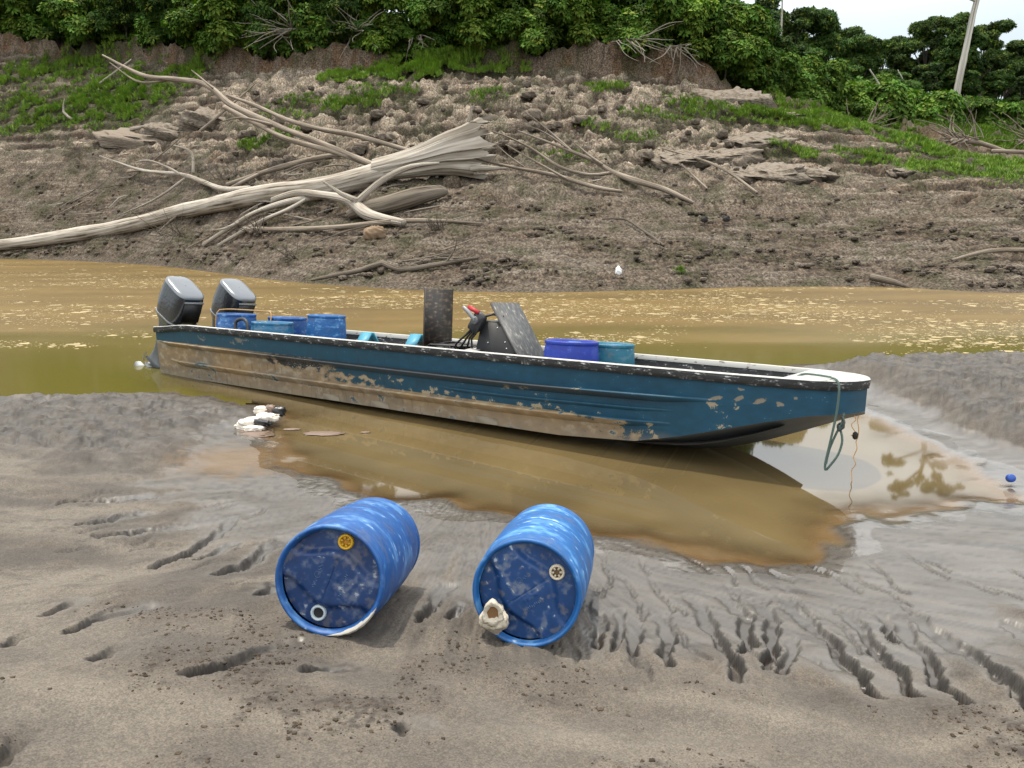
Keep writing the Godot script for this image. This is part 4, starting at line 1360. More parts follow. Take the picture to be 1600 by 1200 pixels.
func make_wood() -> void:
	bark_pale = bark(150, Color(.27, .235, .19), Color(.44, .4, .345), Color(.07, .052, .038))
	bark_grey = bark(152, Color(.17, .135, .102), Color(.31, .265, .215), Color(.05, .037, .027))
	bark_dark = bark(154, Color(.085, .068, .052), Color(.17, .145, .115), Color(.03, .023, .018))
	var V := func(x, y, z, w): return Vector4(x, y, z, w)
	# the great log with a flared, torn root end
	var log := thing("driftwood_log", "great pale fallen log with flared torn root end lying across the bank", "log")
	var main := [V.call(-32.4, 0, -46, 0.33), V.call(-30.3, 0, -46.2, 0.33), V.call(-26.2, 0, -45.8, 0.39), V.call(-21.7, 0, -44.4, 0.41), V.call(-17, 0, -41.8, 0.41), V.call(-12.5, 0, -38.6, 0.46), V.call(-9.1, .1, -37.5, 0.49), V.call(-6.1, .15, -37.9, 0.56)]
	put("trunk", stick_mesh(main, true, 14, .3), bark_pale, log)
	var fl := MB.new()
	var fn := nz(141, .8, 3, FastNoiseLite.TYPE_SIMPLEX_SMOOTH, true)
	var rows := 22
	var cols := 96
	for r in rows:
		var f := float(r) / (rows - 1)
		var px := lerpf(-6.6, -1.55, f)
		var pz := lerpf(-37.85, -37.9, f)
		var ry := .54 + .78 * pow(f, 2.0)
		var rz := .54 + .4 * pow(f, 1.6)
		var cy := soil(px, pz) + .72 + .1 * f + .42 * pow(f, 2.0)
		for q in cols:
			var a := TAU * q / cols
			var ridge := 1.0 + .1 * f * sin(a * 5.0 + .6) + .06 * f * sin(a * 13.0 + 2.0 * sin(a)) + .2 * f * fn.get_noise_2d(cos(a) * 3.0 + 7.0, sin(a) * 3.0) + .05 * fn.get_noise_2d(cos(a) * 9.0, sin(a) * 9.0 + f)
			var ends := f * f * (.3 * sin(a * 4.0 + 1.0) + .55 * fn.get_noise_2d(cos(a) * 6.0, sin(a) * 6.0 + 3.0) + .35 * sin(a) + .25 * sin(a * 17.0))
			fl.vert(Vector3(px + ends - .35 * f * sin(a), cy + sin(a) * ry * ridge, pz + cos(a) * rz * ridge), Vector2(float(q) / cols * 2.0, f * 3.0))
	fl.grid(rows, cols, 0, true)
	put("root_flare", fl.mesh(), bark_pale, log)
	for b in [[V.call(-2.1, 6.5, -37.9, .1), V.call(-1.9, 7.0, -37.8, .06), V.call(-1.95, 7.4, -37.8, .015)], [V.call(-1.9, 4.5, -37.2, .2), V.call(-.9, 4.4, -37.0, .12), V.call(-.2, 4.3, -36.9, .03)], [V.call(-2.2, 5.1, -37.3, .14), V.call(-1.2, 5.3, -37.2, .08), V.call(-.7, 5.3, -37.2, .02)]]:
		put("root", stick_mesh(b, false, 6), bark_pale, log)
	wood("driftwood_log", "bent forked bleached log under the great log", "log", bark_pale, [V.call(-11.3, .2, -37.3, 0.120), V.call(-10, .5, -36.8, 0.160), V.call(-8.8, .65, -36, 0.192), V.call(-7.2, .55, -34.9, 0.224), V.call(-6.1, .15, -33.6, 0.256), V.call(-4.4, 0, -32, 0.160)], true,
		[[V.call(-6.7, .7, -34.3, 0.136), V.call(-7.4, 1.1, -34.4, 0.104), V.call(-8.2, 1.7, -34.6, 0.064)], [V.call(-6.8, .6, -34.3, 0.144), V.call(-5.6, 1.15, -34.6, 0.144), V.call(-4.4, 1.4, -35, 0.120), V.call(-3.2, 1.5, -35.2, 0.056)]])
	wood("driftwood_log", "short thick dark grey log lying right beneath the great log", "log", bark_dark, [V.call(-7.2, 0, -34.6, .2), V.call(-6.6, 0, -34.6, .36), V.call(-5.5, 0, -34.2, .42), V.call(-4.2, .1, -34.3, .42), V.call(-3.2, .1, -35.2, .3), V.call(-2.9, .1, -35.4, .12)], true)
	wood("driftwood_pole", "long straight pole lying on the mud below the logs", "branch", bark_grey, [V.call(-12.3, 0, -36, .12), V.call(-8.1, .05, -33.3, .12), V.call(-4.2, .05, -32.2, .1), V.call(-1.2, 0, -31.6, .05)], true)
	wood("driftwood_branch", "pale arching branch running left from the bent log", "branch", bark_pale, [V.call(-14.8, 0, -37.5, 0.090), V.call(-13.4, .1, -37.1, 0.098), V.call(-12, .1, -36.8, 0.112), V.call(-10.4, .25, -36.6, 0.135), V.call(-8.9, .4, -36.5, 0.150)], true, [[V.call(-12.8, .1, -36.9, 0.075), V.call(-13.4, .5, -36.5, 0.053), V.call(-13.9, .9, -36.2, 0.022)]])
	wood("driftwood_branch", "second pale branch crossing below the arching one", "branch", bark_pale, [V.call(-13.6, 0, -36.2, 0.075), V.call(-11.6, .1, -35.7, 0.090), V.call(-10.2, .3, -35.8, 0.098), V.call(-9.4, .6, -36, 0.075)], true)
	wood("driftwood_branch", "forked pale branch leaning out above the left end of the great log", "branch", bark_pale, [V.call(-27.8, .6, -54, 0.045), V.call(-23.4, .6, -50.5, 0.098), V.call(-19, .5, -46.3, 0.128), V.call(-15.6, .3, -42.4, 0.143), V.call(-13.2, .2, -40, 0.165)], true,
		[[V.call(-19.4, .6, -46.6, 0.098), V.call(-20.2, 1.2, -47, 0.068), V.call(-21.6, 1.9, -47.6, 0.060), V.call(-22.6, 2.1, -48, 0.030)], [V.call(-18.2, .6, -45.5, 0.098), V.call(-18.4, 1.6, -46, 0.075), V.call(-19.6, 2.5, -46.5, 0.038)], [V.call(-18.9, .5, -46, 0.075), V.call(-20.8, .3, -46, 0.060), V.call(-23.2, .1, -46.4, 0.030)]])
	wood("driftwood_branch", "thin crooked branch on the mud above the great log", "branch", bark_grey, [V.call(-15.5, 0, -43.2, .1), V.call(-13.1, .1, -42.9, .14), V.call(-11, .1, -42.9, .15), V.call(-9.2, .2, -42.8, .15)], true, [[V.call(-13.4, .1, -43, .1), V.call(-14.9, .1, -42.4, .1), V.call(-16.2, .05, -41.8, .05)]])
	wood("driftwood_branch", "dark crooked branch lying at the river's edge behind the boat", "branch", bark_dark, [V.call(-7.2, 0, -27.8, .05), V.call(-6.2, .02, -27.6, .08), V.call(-5.4, .05, -27.5, .09), V.call(-4.6, .1, -27.7, .1), V.call(-3.9, 0, -27, .1), V.call(-2.4, .04, -27, .09), V.call(-1.2, .1, -27.3, .05)], true,
		[[V.call(-2.3, .1, -27, .05), V.call(-2.0, .5, -27.1, .03), V.call(-1.9, .9, -27.1, .015)], [V.call(-4.2, 0, -28.2, .03), V.call(-2.6, 0, -28, .04), V.call(-1.7, .1, -27.4, .03)]])
	# the leaning crown of a dead tree, left of the middle
	wood("dead_tree_limb", "longest twisted grey dead limb leaning up across the left slope", "dead tree", bark_grey, [V.call(-6.7, 4.7, -40, 0.167), V.call(-8.5, 5.25, -41, 0.155), V.call(-10.7, 6.25, -42, 0.155), V.call(-13.1, 7.4, -43.5, 0.161), V.call(-15.5, 8.35, -45, 0.192), V.call(-17.7, 9.6, -47, 0.174), V.call(-20.4, 10.4, -49, 0.149), V.call(-23.1, 11.2, -51, 0.124), V.call(-26.9, 12.6, -54, 0.062)], false,
		[[V.call(-7.25, 4.8, -40.6, 0.112), V.call(-9.2, 5.35, -41.2, 0.124), V.call(-11.8, 6.3, -42.3, 0.136), V.call(-13.9, 7.3, -43.7, 0.136), V.call(-15.9, 8.2, -44.8, 0.149)], [V.call(-16.9, 9.3, -46, 0.074), V.call(-17.6, 9.85, -46.3, 0.062), V.call(-18.4, 10.4, -47, 0.031)], [V.call(-21, 10.5, -49.6, 0.074), V.call(-23.4, 10.8, -51, 0.056), V.call(-26, 12, -53, 0.031)], [V.call(-12.8, 7.2, -43.2, 0.087), V.call(-14.4, 7.5, -43, 0.062), V.call(-15.6, 7.2, -43, 0.031)]])
	wood("dead_tree_limb", "smooth grey limb lying up the slope right of the longest limb", "dead tree", bark_grey, [V.call(-4.9, 5.5, -42, 0.119), V.call(-8.2, 6.4, -43.2, 0.133), V.call(-10.5, 7, -44, 0.133), V.call(-12.6, 7.8, -45.2, 0.133), V.call(-14.8, 8.6, -47, 0.112), V.call(-17, 9.3, -48.5, 0.070)], false)
	# two thin dead trees right of the root flare
	wood("dead_sapling", "forked dead sapling lying right of the log's torn root end", "dead tree", bark_grey, [V.call(7.9, 2.95, -34.5, 0.075), V.call(6.8, 3.4, -35.1, 0.128), V.call(5.5, 3.8, -35.9, 0.135), V.call(4.6, 4.15, -37, 0.120), V.call(3.9, 4.7, -37.5, 0.098), V.call(2.7, 5.25, -38, 0.083), V.call(1.5, 5.7, -38.5, 0.060), V.call(.3, 6.2, -39, 0.030)], false,
		[[V.call(2.9, 5.15, -38, 0.075), V.call(1.8, 6.1, -38.5, 0.053), V.call(.6, 7.1, -39, 0.022)], [V.call(4.2, 4.5, -37.2, 0.075), V.call(3.6, 5, -37.5, 0.053), V.call(2.7, 5.8, -38, 0.022)], [V.call(4.7, 4.1, -36.9, 0.090), V.call(3.6, 4.1, -37.2, 0.075), V.call(2.2, 4.5, -37.5, 0.075), V.call(.9, 5.3, -38, 0.060), V.call(-.4, 6, -38.5, 0.038), V.call(-1.5, 6.5, -39, 0.015)], [V.call(2.7, 5.3, -38, 0.045), V.call(1.2, 6.2, -38.2, 0.030), V.call(-.6, 6.6, -38.6, 0.015)], [V.call(4.8, 4.0, -36.8, 0.060), V.call(3.6, 3.75, -36.6, 0.045), V.call(2.3, 3.9, -36.7, 0.022)]])
	wood("dead_sapling", "thin dead sapling lying in front of the forked one", "dead tree", bark_grey, [V.call(4.8, .05, -34.7, 0.068), V.call(3.7, .1, -35.2, 0.098), V.call(2, .15, -36.4, 0.090), V.call(0, .3, -37.2, 0.075), V.call(-1.9, .7, -38.3, 0.053), V.call(-3.2, 1.2, -39, 0.030)], true, [[V.call(2.6, .15, -36, 0.060), V.call(1, .8, -36.4, 0.045), V.call(-.3, 1.5, -36.8, 0.022)], [V.call(.6, .3, -37, 0.045), V.call(-.2, .9, -37.2, 0.030), V.call(-.9, 1.6, -37.4, 0.015)]])
	wood("driftwood_stick", "long thin stick slanting down the bank at the right", "stick", bark_grey, [V.call(11, 0, -35.6, 0.063), V.call(9.8, .1, -38.1, 0.070), V.call(7.6, .1, -41.4, 0.049)], true)
	wood("driftwood_stick", "short straight stick left of the long slanting one", "stick", bark_grey, [V.call(8.9, 0, -36.2, 0.056), V.call(8.2, .1, -38.6, 0.042)], true)
	wood("driftwood_stick", "thin bent stick lying alone on the smooth middle mud", "stick", bark_dark, [V.call(5.6, 0, -28.8, .045), V.call(5, .03, -30.7, .05), V.call(4.55, .05, -32, .045), V.call(3.7, 0, -32.3, .03)], true)
	wood("driftwood_stick", "white stick in the grass on the upper left slope", "stick", bark_pale, [V.call(-32.9, .3, -65, .07), V.call(-30.6, .8, -66, .07)], true)
	wood("driftwood_stick", "pale stick lying flat on the left slope below the grass", "stick", bark_pale, [V.call(-27, .15, -57, .12), V.call(-24.5, .1, -56.6, .08)], true)
	wood("driftwood_stick", "grey stick leaning on the left slope under the longest limb", "stick", bark_grey, [V.call(-20.5, .1, -53, .09), V.call(-18, .9, -53.6, .06), V.call(-17, 1.6, -54, .03)], true)
	wood("driftwood_stick", "pale curved stick in the grass at the far left", "stick", bark_pale, [V.call(-33.2, .1, -61, .1), V.call(-33.9, .7, -61.2, .08), V.call(-33.8, 1.5, -61.4, .04)], true)
	wood("driftwood_stick", "dark stub of wood at the river's edge far right", "stick", bark_dark, [V.call(12.3, .02, -26.6, .12), V.call(12.9, 0, -26.1, .1), V.call(13.3, -.1, -25.8, .03)], true)
	wood("driftwood_stick", "grey branch on the mud at the right edge of the bank", "stick", bark_grey, [V.call(15.6, 0, -27.6, .05), V.call(17, .1, -27.8, .09), V.call(18.2, .15, -27.4, .09)], true)
	# many small sticks lying about on the left mud and slope: one loop, each its own
	rng.seed = 5
	for k in 46:
		var x := rng.randf_range(-24, -3)
		var d := rng.randf_range(0, 1)
		var p := profile(x / 42.0)
		d = lerpf(p[1].x, p[5].x, d)
		x = x * d / 42.0
		var a := rng.randf_range(-.5, .5) + (PI if rng.randf() < .5 else 0.0)
		var l := rng.randf_range(.8, 2.6)
		var w := rng.randf_range(.02, .05)
		var e := Vector2(cos(a), sin(a)) * l
		wood("driftwood_twig", "thin grey stick strewn on the mud around the logs", "stick", [bark_grey, bark_pale, bark_dark][k % 3], [V.call(x, .02, -d, w), V.call(x + e.x * .5, rng.randf_range(.02, .2), -d + e.y * .5 + rng.randf_range(-.2, .2), w), V.call(x + e.x, rng.randf_range(.02, .4), -d + e.y, w * .5)], true, [], "small sticks strewn around the logs")
	# bundles of twigs and roots
	for b in [[-11.4, -35.2, 22, 1.3, "spiky clump of dead twigs at the left end of the pole"], [-2.95, -31.0, 34, .75, "dark clump of dead roots at the right end of the pole"], [-17.5, -40.6, 26, 2.0, "dark tangle of twigs lying left of the great log"], [-15.7, -44.0, 22, 1.8, "brown tangle of twigs under the forked pale branch"], [-8.8, -31.0, 22, 1.0, "dark twigs stuck in the mud near the river's edge"], [-15.2, -36.8, 14, .8, "small dead twigs standing near the left waterline"], [-1.5, -39.6, 24, 1.8, "thin twigs behind the log's torn root end"]]:
		var y := soil(b[0], b[1])
		var o := put("twig_clump", twigs(Vector3(b[0], y, b[1]), Vector3(-.2, .35, .1), b[2], b[3], int(absf(b[0] * 10.0))).mesh(), bark_dark)
		tag(o, b[4], "twigs", "clumps of dead twigs")
	# dead branches hanging over the scarp
	for b in [[-16.2, 15.8, -61.0, 40, 3.6, Vector3(-.5, -.1, .45), "pale tangled dead branches hanging over the left red scarp"], [-11.2, 15.6, -60.2, 26, 3.2, Vector3(.35, -.35, .5), "pale dead branches drooping on the scarp left of the middle"], [-6.8, 15.1, -59.2, 12, 2.0, Vector3(.4, -.5, .5), "few white dead branches beside the middle grass"], [7.4, 13.9, -54.6, 16, 3.2, Vector3(.75, -.3, .5), "white dead branches sloping down the right scarp"], [10.8, 13.4, -54.4, 12, 2.2, Vector3(.2, -.6, .5), "thin white roots hanging at the scarp's right end"], [31, 7.6, -55.0, 40, 3.0, Vector3(-.6, .05, .2), "grey brush heap lying on the right terrace"], [24.0, 8.4, -55, 18, 2.2, Vector3(.3, .3, .2), "brown dry brush on the crest right of the hill"], [38, 7.9, -58.0, 34, 3.4, Vector3(-.4, .1, .2), "grey brush heap at the right edge of the terrace"]]:
		var o := put("dead_branches", twigs(Vector3(b[0], b[1], b[2]), b[5], b[3], b[4], int(absf(b[0] * 7.0)) + 3, .055).mesh(), bark_pale if b[0] < 20 else bark_grey)
		tag(o, b[6], "dead branches", "dead branches along the bank top")
	for b in [[29.8, -54.5, 33.5, -54, .16, "thick grey log lying in the right brush heap"], [31.5, -52.6, 36, -52.4, .13, "thinner pale log in front of the right brush heap"], [37, -51.5, 40, -51, .14, "grey log at the right edge below the brush heap"]]:
		wood("driftwood_log", b[5], "log", bark_grey, [V.call(b[0], .2, b[1], b[4]), V.call((b[0] + b[2]) / 2, .35, b[1] - .2, b[4]), V.call(b[2], .15, b[3], b[4] * .7)], true)

# ---------------------------------------------------------------- clods, slabs, small litter
func clod_mesh(sd: int, boxy: float) -> ArrayMesh:
	var n := nz(sd, .9, 3, FastNoiseLite.TYPE_SIMPLEX_SMOOTH, true)
	var m := nz(sd + 7, 2.2, 2)
	var mb := MB.new()
	var rows := 15
	var cols := 24
	for r in rows:
		var b := lerpf(-PI / 2, PI / 2, float(r) / (rows - 1))
		for q in cols:
			var a := TAU * q / cols
			var p := Vector3(signf(cos(a)) * pow(absf(cos(a)), boxy) * pow(maxf(cos(b), 0.0), boxy), signf(sin(b)) * pow(absf(sin(b)), boxy), signf(sin(a)) * pow(absf(sin(a)), boxy) * pow(maxf(cos(b), 0.0), boxy))
			p *= .9 + .4 * n.get_noise_3d(p.x, p.y, p.z) + .22 * m.get_noise_3d(p.x, p.y, p.z)
			mb.vert(p)
	mb.grid(rows, cols, 0, true)
	return mb.mesh(false)

func make_clods() -> void:
	var clay := mat(Color(.2, .172, .14), .9, 0, .3)
	clay.albedo_texture = paint(128, 128, func(u, v):
		var n: float = n_lump.get_noise_2d(u * 6, v * 6)
		return Color(1, 1, 1).lerp(Color(.45, .38, .3), sstep(-.1, .5, n)))
	relief(clay, nz(161, .03, 4, FastNoiseLite.TYPE_SIMPLEX_SMOOTH, true), 256, 8.0, .5)
	clay.uv1_world_triplanar = false
	var brown := mat(Color(.2, .165, .13), .9, 0, .3)
	relief(brown, nz(162, .03, 4), 256, 6.0, .5)
	brown.uv1_world_triplanar = false
	var slabs := [[8.6, -39.8, Vector3(1.4, .5, .9), -.25, "rounded pale clay slab at the left end of the right hand ledge"], [10.9, -41.3, Vector3(1.9, .42, .9), -.3, "long pale clay slab in the middle of the right hand ledge"], [13.4, -43.2, Vector3(1.6, .4, .9), -.3, "pale clay slab at the upper end of the right hand ledge"], [12.3, -38.0, Vector3(1.7, .55, 1.0), -.2, "big grey clay slab below the ledge with a steep left face"], [14.5, -39.3, Vector3(1.5, .45, 1.0), .1, "broken clay slab right of the big grey one"],
		[-26.4, -56, Vector3(2.6, .6, 1.0), .25, "low brown clay ledge at the left under the longest limb"], [-23.4, -55.4, Vector3(1.9, .65, 1.0), .25, "middle block of the left clay ledge"], [-20.6, -54.6, Vector3(1.8, .8, 1.0), .3, "pale upper block of the left clay ledge"], [16.6, -50.5, Vector3(1.5, .3, .9), -.1, "flat clay plate on the crest beside the grass"], [14.2, -51.5, Vector3(2.0, 1.0, 1.2), -.2, "pale clay knob at the right shoulder of the hill"], [19.6, -40.0, Vector3(.7, .25, .5), 0, "small grey clod on the right terrace mud"]]
	for k in slabs.size():
		var s: Array = slabs[k]
		var o := put("clay_slab", clod_mesh(170 + k, .5), clay if k != 5 else brown)
		o.transform = Transform3D(Basis(Vector3.UP, s[3] * -1.6) * Basis(Vector3(1, 0, 0), .2) * Basis(Vector3(0, 0, 1), s[3] * -.5) * Basis.from_scale(s[2] * Vector3(1, .9, 1.4)), Vector3(s[0], soil(s[0], s[1]) - s[2].y * .05, s[1] - s[2].z * .7))
		tag(o, s[4], "clay slab", "slumped slabs of clay")
	var shapes := []
	for k in 6: shapes.append(clod_mesh(190 + k, .6))
	rng.seed = 31
	for k in 110:
		var t := rng.randf_range(-.36, .3)
		var p := profile(t)
		var s := rng.randf_range(5.0, 7.3)
		var d := lerpf(p[int(s)].x, p[int(s) + 1].x, s - int(s))
		var x := t * d
		if grass_at(x, -d) > .1: continue
		var o := put("clay_clod", shapes[k % 6], clay if k % 3 else brown)
		var sz := .1 + .26 * pow(rng.randf(), 2.5)
		o.transform = Transform3D(Basis(Vector3.UP, rng.randf() * TAU) * Basis.from_scale(Vector3(sz * 1.25, sz * rng.randf_range(.6, 1.0), sz)), Vector3(x, bank(x, -d) + .06 + n_big.get_noise_2d(x, -d) * .3, -d))
		tag(o, "lumpy clay clod on the broken middle of the far slope", "clod", "clay clods on the broken slope")
	# trodden mud lumps of the near bar, the flat and the foreground, too many to count
	var crumbs := MultiMesh.new()
	crumbs.transform_format = MultiMesh.TRANSFORM_3D
	crumbs.use_colors = true
	crumbs.mesh = shapes[0]
	var list := []
	for k in 26000:
		var x := rng.randf_range(-3.2, 3.2)
		var z := -rng.randf_range(1.7, 3.6)
		var dirt := n_lump.get_noise_2d(x * .7 + 9.0, z * .7) + .5 * n_lump2.get_noise_2d(x, z)
		if dirt < -.05 + .4 * rng.randf() or near_base(x, z) < .15: continue
		var s := .0016 + .006 * pow(rng.randf(), 6.0)
		list.append([x, z, s, Color(.05, .038, .027) * rng.randf_range(.5, 1.6)])
	crumbs.instance_count = list.size()
	var cc := [Color.WHITE, 0.0]
	for k in list.size():
		var e: Array = list[k]
		var y := near_ground(e[0], e[1], cc)
		crumbs.set_instance_transform(k, Transform3D(Basis(Vector3.UP, rng.randf() * TAU) * Basis.from_scale(Vector3(e[2] * 1.3, e[2] * .7, e[2])), Vector3(e[0], y, e[1])))
		crumbs.set_instance_color(k, e[3])
	var co := MultiMeshInstance3D.new()
	co.name = "mud_crumbs"
	co.multimesh = crumbs
	var cm := mat(Color.WHITE, .85, 0, .3)
	cm.vertex_color_use_as_albedo = true
	co.material_override = cm
	add_child(co)
	tag(co, "dark crumbs of mud scattered over the foreground sand", "mud crumbs", "", "stuff")
	# clumps trodden and slumped over the far mud
	var clumps := MultiMesh.new()
	clumps.transform_format = MultiMesh.TRANSFORM_3D
	clumps.use_colors = true
	clumps.mesh = shapes[2]
	var far := []
	for k in 9000:
		var t := rng.randf_range(-.85, .75)
		var p := profile(t)
		var s := rng.randf_range(.4, 5.0)
		var d := lerpf(p[int(s)].x, p[int(s) + 1].x, s - int(s))
		var x := t * d
		var where := n_streak.get_noise_2d(x * .25 + 40.0, -d * .5) + .6 * n_mid.get_noise_2d(x, -d)
		if where < .05 + .3 * rng.randf(): continue
		far.append([x, -d, .015 + .075 * pow(rng.randf(), 3.5), Color(.1, .082, .064) * rng.randf_range(.35, 1.4)])
	clumps.instance_count = far.size()
	for k in far.size():
		var e: Array = far[k]
		clumps.set_instance_transform(k, Transform3D(Basis(Vector3.UP, rng.randf() * TAU) * Basis.from_scale(Vector3(e[2] * 1.6, e[2] * .8, e[2])), Vector3(e[0], soil(e[0], e[1]) + n_mid.get_noise_2d(e[0], e[1]) * .08 + .01, e[1])))
		clumps.set_instance_color(k, e[3])
	var fo := MultiMeshInstance3D.new()
	fo.name = "mud_clumps"
	fo.multimesh = clumps
	fo.material_override = cm
	add_child(fo)
	tag(fo, "small clumps of slumped mud strewn over the far bank", "mud clumps", "", "stuff")
	# litter
	var bag := thing("rubbish_heap", "small heap of white and black rubbish half sunk at the pool's left edge", "rubbish", Transform3D(Basis.IDENTITY, Vector3(-2.78, 0, -8.1)))
	var wm := mat(Color(.62, .57, .5), .6)
	var km := mat(Color(.02, .02, .022), .3)
	var pm := mat(Color(.15, .1, .075), .5)
	for q in [[.0, .1, .0, .16, .035, .06, .5, wm, "white_scrap"], [.1, .12, -.07, .13, .04, .06, -.3, wm, "white_scrap"], [-.06, .05, .1, .15, .025, .05, -.4, wm, "white_scrap"], [.03, .05, .13, .1, .025, .05, .3, wm, "white_scrap"], [.04, .1, .05, .15, .03, .04, -.5, km, "black_scrap"], [.02, .17, -.2, .09, .04, .05, .2, wm, "white_scrap"], [.17, .15, -.22, .08, .05, .06, .2, km, "black_scrap"], [-.02, .01, .22, .24, .02, .14, .1, pm, "muddy_cloth"], [.1, .17, -.2, .06, .05, .05, .2, pm, "muddy_cloth"]]:
		var o := put(q[8], shapes[int(q[0] * 50 + 9) % 6], q[7], bag)
		o.transform = Transform3D(Basis(Vector3.UP, q[6]) * Basis.from_scale(Vector3(q[3], q[4], q[5])), Vector3(q[0], q[1] - .03, q[2]))
	for q in [[-2.36, -7.98, .09, "pink grey scrap floating beside the rubbish heap"], [-1.98, -7.82, .2, "brown folded leaf floating in the pool right of the rubbish"], [-1.55, -7.86, .05, "tiny pale scrap floating furthest right of the rubbish"]]:
		var o := put("floating_scrap", clod_mesh(int(q[2] * 100), 1.0), pm)
		o.transform = Transform3D(Basis.from_scale(Vector3(q[2], .009, q[2] * .4)), Vector3(q[0], .006, q[1]))
		tag(o, q[3], "litter")
	var pb := put("plastic_scrap", clod_mesh(204, 1.0), mat(Color(.75, .78, .8), .4))
	pb.transform = Transform3D(Basis.from_scale(Vector3(.1, .16, .1)), Vector3(3.57, .52, -26.05))
	tag(pb, "small white plastic scrap standing on the far mud", "litter")
	var cap := MB.new()
	cap.lathe([Vector2(.001, .05), Vector2(.03, .05), Vector2(.034, .04), Vector2(.034, 0)], 16)
	var co2 := put("bottle_cap", cap.mesh(), mat(Color(.01, .06, .3), .4))
	co2.transform = Transform3D(Basis(Vector3(1, 0, .2).normalized(), 1.2), Vector3(4.22, .06, -6.22))
	tag(co2, "small blue cap lying on the wet mud at the right edge", "litter")
	for q in [[7.85, -32.1, "left of two dark clods on the smooth far mud"], [8.8, -32.3, "right of two dark clods on the smooth far mud"]]:
		var o := put("mud_clod", shapes[3], mat(Color(.02, .018, .016), .8))
		o.transform = Transform3D(Basis.from_scale(Vector3(.13, .1, .11)), Vector3(q[0], bank(q[0], q[1]) + .1, q[1]))
		tag(o, q[2], "clod")
	var rb := put("root_ball", clod_mesh(207, .9), mat(Color(.19, .13, .08), .9))
	rb.transform = Transform3D(Basis.from_scale(Vector3(.42, .3, .36)), Vector3(-5.5, bank(-5.5, -31.4) + .12, -31.4))
	tag(rb, "round brown fibrous root ball on the mud below the pole", "root ball")

# ---------------------------------------------------------------- ropes at the bow
func make_ropes() -> void:
	var V := func(x, y, z, w): return Vector4(x, y, z, w)
	var green := mat(Color(.1, .16, .14), .8)
	var n := nz(211, .25, 1)
	relief(green, n, 64, .4)
	green.uv1_scale = Vector3(2, 30, 1)
	var root := thing("mooring_rope", "green grey rope over the bow hanging down in a loop", "rope")
	var mb := MB.new()
	var r := .0095
	var q := func(x, y, z) -> Vector4:
		var p: Vector3 = boat * Vector3(x, y, z)
		return Vector4(p.x, p.y, p.z, r)
	var sp := spline([q.call(8.95, .76, .3), q.call(9.0, .785, .22), q.call(9.2, .785, .3), q.call(9.26, .786, .42), q.call(9.31, .775, .475), q.call(9.335, .7, .492), q.call(9.33, .5, .49), q.call(9.3, .25, .49), q.call(9.28, .08, .5), q.call(9.285, .02, .5), q.call(9.31, .05, .5), q.call(9.37, .16, .49), q.call(9.39, .28, .47), q.call(9.36, .38, .45)], .03)
	mb.tube(sp[0], sp[1], 8)
	put("rope", mb.mesh(), green, root)
	var lp := MB.new()
	sp = spline([q.call(9.285, .07, .5), q.call(9.3, .2, .48), q.call(9.34, .34, .46), q.call(9.37, .42, .44), q.call(9.37, .5, .4)], .03)
	lp.tube(sp[0], sp[1], 8)
	put("rope_tail", lp.mesh(), green, root)
	var kn := MB.new()
	r = .017
	sp = spline([q.call(9.35, .36, .46), q.call(9.39, .39, .46), q.call(9.37, .42, .43), q.call(9.34, .4, .44), q.call(9.36, .36, .47), q.call(9.39, .43, .45), q.call(9.36, .47, .43)], .015)
	kn.tube(sp[0], sp[1], 8)
	put("knot", kn.mesh(), mat(Color(.03, .04, .04), .8), root)
	var orange := thing("orange_string", "thin frayed orange string hanging from the bow tip to the water", "string")
	var om := MB.new()
	var p0: Vector3 = boat * Vector3(9.46, .47, .2)
	var pts := []
	rng.seed = 8
	for k in 14:
		var f := k / 13.0
		pts.append(Vector4(p0.x + .012 * rng.randf_range(-1, 1) - .05 * f, lerpf(p0.y, -.01, f), p0.z + .1 * f + .012 * rng.randf_range(-1, 1), .0035))
	sp = spline(pts, .02)
	om.tube(sp[0], sp[1], 5)
	var pts2 := []
	for k in 6: pts2.append(Vector4(p0.x - .05 + .02 * sin(k * 2.0), p0.y - k * .035, p0.z + .02, .003))
	sp = spline(pts2, .02)
	om.tube(sp[0], sp[1], 5)
	put("string", om.mesh(), mat(Color(.5, .28, .1), .7), orange)
	var tg := put("tangle", clod_mesh(212, 1.0), mat(Color(.02, .018, .015), .8), orange)
	tg.transform = Transform3D(Basis.from_scale(Vector3(.022, .03, .02)), Vector3(p0.x - .03, p0.y - .17, p0.z + .03))
	# its end lies coiled in the shallow water
	var tail := MB.new()
	sp = spline([V.call(2.1, .012, -5.02, .009), V.call(2.14, .03, -5.2, .009), V.call(2.2, .012, -5.06, .009), V.call(2.26, .012, -5.16, .009), V.call(2.2, .01, -5.26, .009), V.call(2.12, .008, -5.1, .009)], .02)
	tail.tube(sp[0], sp[1], 7)

